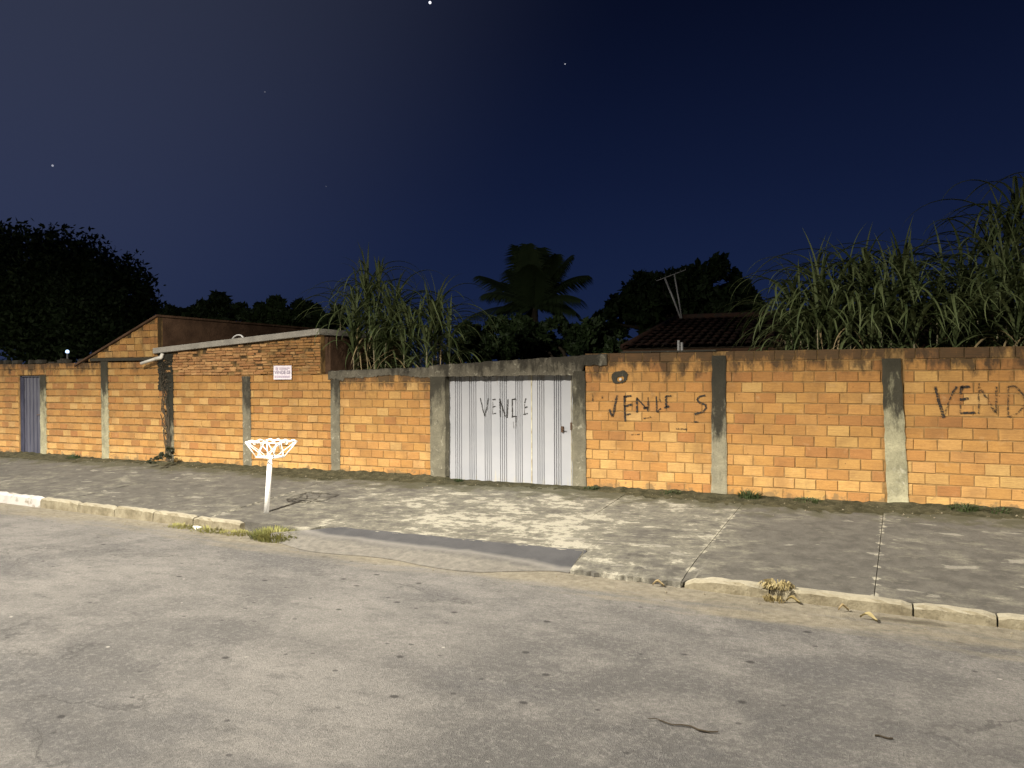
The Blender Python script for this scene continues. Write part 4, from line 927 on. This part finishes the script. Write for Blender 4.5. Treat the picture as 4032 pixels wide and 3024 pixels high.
# weeds, tufts and litter
def tuft(name, label, p, r, h, n, mat, cat='weed', group=None, hang=0.0, wd=0.012, ground=None):
    mb = MB(); p = Vector(p)
    for i in range(n):
        q = random.uniform(0, 6.28); rr = r*math.sqrt(random.random()); a = p+Vector((rr*math.cos(q), rr*math.sin(q)*0.6, 0)); a.z = (ground(a.x, a.y) if ground else p.z)-0.01
        d = Vector((math.cos(q+random.uniform(-1, 1)), math.sin(q+random.uniform(-1, 1)), 0)); l = h*random.uniform(0.4, 1.0)*(1-0.5*rr/r)
        m1 = a+Vector((0, 0, l*0.7))+d*l*0.25; m2 = a+Vector((0, 0, l*(0.95-hang)))+d*l*random.uniform(0.4, 0.8)
        s = d.cross(Vector((0, 0, 1)))*wd*random.uniform(0.6, 1.3)
        mb.add([a-s*0.6, a+s*0.6, m1+s, m1-s, m2], [(0, 1, 2, 3), (3, 2, 4)])
    o = mb.build(name, mat); return tag(o, label, cat, group)
gp = lambda x, y: max(pz(y), ZR) if y > yk(x)-0.14 else ZR
gs = lambda x, y: pz(y)+0.02
p = Vector((-7.72, yk(-7.72)-0.22, ZR)); tuft('grass_tuft', 'bright yellow green weed clump in the gutter below the bin', p, 0.42, 0.24, 1100, M_weed, wd=0.007, ground=lambda x, y: ZR)
for (u, v, r, n, lb) in [(690, 2052, 0.30, 160, 'sparse weeds along the left kerb, farthest from the bin'), (800, 2062, 0.36, 230, 'sparse weeds along the left kerb, in the middle of three patches'), (905, 2076, 0.30, 170, 'sparse weeds along the left kerb, nearest the bin')]:
    tuft('kerb_weeds', lb, Vector((G(u, v).x, yk(G(u, v).x)-0.20, ZR)), r, 0.10, n*2, M_weed, wd=0.006, group='weeds in the left gutter', ground=lambda x, y: ZR)
p = RD(3062, 2352); tuft('dry_tuft', 'dry straw coloured grass tuft hanging over the right kerb', Vector((p.x, yk(p.x)-0.10, pz(yk(p.x))+0.01)), 0.15, 0.17, 130, M_straw, hang=0.75, wd=0.008)
tuft('dry_tuft', 'dead grass lying against the face of the right kerb below the straw tuft', Vector((p.x-0.02, yk(p.x)-0.20, ZR)), 0.10, 0.14, 70, M_straw, hang=0.2, wd=0.007)
for (u, v, r, h, n, lb) in [(2952, 1990, 0.17, 0.20, 80, 'green weed at the wall foot right of the blackened pillar'), (3800, 2040, 0.20, 0.17, 90, 'green weed at the wall foot below the letters at the right edge'), (3935, 2050, 0.16, 0.13, 40, 'low weed at the wall foot, closest to the right edge'), (2640, 1985, 0.18, 0.09, 40, 'tiny weeds at the wall foot below the letter S'), (1805, 1905, 0.10, 0.07, 40, 'small green weed under the left end of the gate'), (2330, 1938, 0.14, 0.08, 40, 'tiny weeds at the foot of the right gate post'), (3180, 2005, 0.22, 0.10, 50, 'low weeds at the wall foot midway between the two right pillars'), (290, 1800, 0.2, 0.13, 60, 'dark weeds at the wall foot right of the dark door')]:
    p = G(u, v); p.y = -0.14; p.x = W(u, v, -0.14).x; tuft('weed', lb, p, r, h, n*2, M_weeddark, group='weeds at the wall foot', wd=0.008, ground=gs)
# dark bush and dry creeper at the mouldy pillar
tree('wall_shrub', 'dark scraggly shrub at the foot of the mouldy pillar left of the shed', [(625, 1795, 32), (655, 1780, 38), (690, 1805, 30), (600, 1815, 24), (660, 1820, 32)], -0.25, 3200, 0.026, M_dead, cat='shrub', trunk=False)
mb = MB(); base = W(664, 1815, -0.06)
for i in range(9):
    pts = [base+Vector((random.uniform(-.1, .1), 0, 0))]
    top = random.uniform(0.8, 2.2)
    for j in range(1, 9): pts.append(Vector((base.x+random.uniform(-.12, .10)-0.02*j, -0.04+random.uniform(-.012, .005), base.z+top*j/8)))
    mb.tube(pts, 0.008, 5)
vine = thing('dead_creeper', 'dry black creeper climbing the mouldy pillar beside the shed', 'creeper', tuple(base)); mb.build('stem', M_bark, vine)
P = rng.normal(size=(260, 3))*np.array([0.07, 0.012, 0.30])+np.array([base.x-0.10, -0.06, 1.95]); P[:, 1] = np.minimum(P[:, 1], -0.03); P = P[P[:, 2] < 2.42]
V, Fq = leaf_cloud(P, 0.022); tag(obj('leaves', fast_mesh('leaves', V, Fq, M_bark), vine), kind='stuff')

def fallen_leaf(u, v, L, mat, lb, rz):
    p = RD(u, v); vs, fs = [], []
    for i in range(9):
        t = i/8; w_ = L*0.2*math.sin(math.pi*min(1, t*0.96+0.04)); z = 0.012+0.035*math.sin(math.pi*t)*(1+0.4*math.sin(5*t)); vs += [(L*(t-.5), -w_, z+0.02), (L*(t-.5), 0, z), (L*(t-.5), w_, z+0.024)]
    for i in range(8): fs += [(3*i, 3*i+1, 3*i+4, 3*i+3), (3*i+1, 3*i+2, 3*i+5, 3*i+4)]
    o = obj('fallen_leaf', mesh('fallen_leaf', vs, fs, mat, True), None, p, (0, 0, rz)); return tag(o, lb, 'leaf', 'dry leaves in the gutter')
fallen_leaf(3122, 2378, 0.14, M_straw, 'pale dry leaf lying in the gutter below the straw tuft', -0.2)
fallen_leaf(3420, 2446, 0.17, M_straw, 'curled dry leaf lying beside the dark stain in the right gutter', -0.5)
fallen_leaf(3322, 2410, 0.10, M_canedry, 'small brown leaf in the gutter between the two pale ones', 0.3)
fallen_leaf(2592, 2312, 0.13, M_canedry, 'brown leaf scraps in the gutter by the broken pavement edge', 0.1)
mb = MB(); p = Vector((G(738, 2062).x, yk(G(738, 2062).x)-0.22, ZR))
for i in range(6):
    a = p+Vector((random.uniform(-.05, .05), random.uniform(-.03, .03), 0)); mb.box(a+Vector((-.028, -.014, 0.0)), a+Vector((.028, .014, .02+.03*random.random())), 0.012)
tag(mb.build('litter', M_white), 'crumpled white wrapper lying in the weeds by the left kerb', 'litter')

mb = MB(); ta, tb = RD(2552, 2835), RD(2826, 2893); mb.tube([ta.lerp(tb, i/8)+Vector((0, 0.02*math.sin(i*1.7), 0.012)) for i in range(9)], [0.002, 0.003, 0.004, 0.004, 0.005, 0.005, 0.006, 0.006, 0.004], 6)
tag(mb.build('twig', M_bark), 'long thin dark twig lying on the road in the foreground', 'twig')
mb = MB(); ta, tb = RD(3445, 2900), RD(3515, 2913); mb.tube([ta.lerp(tb, i/4)+Vector((0, 0.01*math.sin(i*1.7), 0.008)) for i in range(5)], 0.006, 6)
tag(mb.build('twig', M_bark), 'short dark twig lying on the road at the lower right', 'twig')
# loose stones
k = Mat('pale_stone', 0.9, 0.2); k.col((0.20, 0.175, 0.125)); M_stone = k.m
mb = MB()
for i in range(300):
    if i < 170: x = random.uniform(-16, 3.5); y = yk(x)-0.16-abs(random.gauss(0, 0.35)); z = ZR
    else: x = random.uniform(-18, 3.5); y = -0.12-abs(random.gauss(0, 0.28)); z = pz(y)+0.01
    s = random.uniform(0.004, 0.015); vs = [(x+s*a*random.uniform(.7, 1.3), y+s*b*random.uniform(.7, 1.3), z+s*0.5+s*c_*random.uniform(.5, 1)) for a, b, c_ in ((1, 0, 0), (-1, 0, 0), (0, 1, 0), (0, -1, 0), (0, 0, 1), (0, 0, -1))]
    mb.add(vs, [(0, 2, 4), (2, 1, 4), (1, 3, 4), (3, 0, 4), (2, 0, 5), (1, 2, 5), (3, 1, 5), (0, 3, 5)])
tag(mb.build('gravel', M_stone), 'pale grit scattered along the gutter and the wall foot', 'gravel', kind='stuff')

# ------------------------------------------------------------------ street lamps
def emit(name, colr, st):
    m = bpy.data.materials.new(name); m.use_nodes = True; t = m.node_tree; t.nodes.clear(); e = t.nodes.new('ShaderNodeEmission'); o = t.nodes.new('ShaderNodeOutputMaterial')
    e.inputs[0].default_value = (*colr, 1); e.inputs[1].default_value = st; t.links.new(e.outputs[0], o.inputs[0]); return m
def street_lamp(pole, head, label, power, size, colr, spot=True, glow_=30, group='street lamps'):
    p = Vector(pole); h = Vector(head); t = thing('street_lamp', label, 'street lamp', pole, group)
    mb = MB(); mb.tube([p, p+Vector((0, 0, h.z-0.2-p.z))], [0.15, 0.10], 12); mb.build('pole', M_jamb, t, True)
    mb = MB(); a = p+Vector((0, 0, h.z-0.9-p.z)); d = (h-a); mb.tube([a, a+Vector((d.x*.35, d.y*.35, 0.75)), a+Vector((d.x*.75, d.y*.75, 0.98)), h+Vector((0, 0, 0.07))], 0.03, 10); mb.build('arm', M_galv, t, True)
    hd = MB().box(h+Vector((-0.16, -0.30, 0.02)), h+Vector((0.16, 0.30, 0.12))).build('lamp_head', M_galv, t); bevel(hd, 0.03, 3)
    MB().box(h+Vector((-0.12, -0.24, -0.012)), h+Vector((0.12, 0.24, 0.018))).build('lens', emit('lamp_lens', colr, glow_), hd)
    if spot:                                              # light with the batwing spread of a cut-off street luminaire
        l = bpy.data.lights.new('lamp_light', 'POINT'); l.energy = power; l.color = colr; l.shadow_soft_size = 0.10
        l.use_nodes = True; t_ = l.node_tree; em = t_.nodes['Emission']
        tc_ = t_.nodes.new('ShaderNodeTexCoord'); sp = t_.nodes.new('ShaderNodeSeparateXYZ'); t_.links.new(tc_.outputs['Normal'], sp.inputs[0])
        def mt(op, p, q=None):
            n = t_.nodes.new('ShaderNodeMath'); n.operation = op
            for i_, v_ in enumerate((p, q)):
                if v_ is None: continue
                if isinstance(v_, (int, float)): n.inputs[i_].default_value = v_
                else: t_.links.new(v_, n.inputs[i_])
            return n.outputs[0]
        X_, Y_, Z_ = sp.outputs; cz = mt('DIVIDE', mt('MULTIPLY', Z_, -1.0), mt('SQRT', mt('ADD', mt('MULTIPLY', Y_, Y_), mt('MULTIPLY', Z_, Z_))))   # sharp cut-off across the street
        along = mt('ADD', mt('MULTIPLY', mt('MULTIPLY', X_, X_), 1.3), 1.0)                                                                            # throws farther along it
        rp = t_.nodes.new('ShaderNodeValToRGB'); t_.links.new(cz, rp.inputs[0]); e_ = rp.color_ramp
        pr = [(0.0, 0.0), (0.12, 0.04), (0.27, 0.11), (0.41, 0.22), (0.48, 0.33), (0.55, 0.66), (0.61, 1.05), (0.72, 0.86), (1.0, 0.45)]
        while len(e_.elements) < len(pr): e_.elements.new(0.5)
        for el, (p_, v_) in zip(e_.elements, pr): el.position = p_; el.color = (v_, v_, v_, 1)
        t_.links.new(mt('MULTIPLY', rp.outputs[0], along), em.inputs['Strength'])
        lo_ = bpy.data.objects.new('lamp_light', l); COL.objects.link(lo_); lo_.location = h+Vector((0, 0, -0.13))
    return t
street_lamp((LAMP[0], -13.4, -0.43), LAMP, 'tall street lamp on the camera side of the street, out of frame', LAMP_W, 163, (1.0, 0.925, 0.81))
for (lx, lb) in ((21.0, 'fill lamp added to the right along the street, out of frame'), (-37.0, 'fill lamp added to the left along the street, out of frame')):  # unseen lamps added as fill for both wall ends and the left tree
    street_lamp((lx, -13.4, -0.43), (lx, LAMP[1], LAMP[2]), lb, LAMP_W, 163, (1.0, 0.925, 0.81))
dl = W(265, 1384, 6.0); yl = thing('yard_lamp', 'small bluish lamp glowing below the big tree at the far left', 'lamp', (dl.x, dl.y, -0.02))
mb = MB(); mb.tube([(dl.x, dl.y, -0.05), (dl.x, dl.y, dl.z-0.06)], 0.03, 8); mb.build('post', M_galv, yl)
mb = MB(); mb.tube([dl+Vector((0, 0, -0.06)), dl+Vector((0, 0, -0.04)), dl+Vector((0, 0, 0.03)), dl+Vector((0, 0, 0.06))], [0.03, 0.06, 0.06, 0.02], 12); mb.build('globe', emit('bluish_lamp', (0.50, 0.70, 1.0), 2.2), yl)
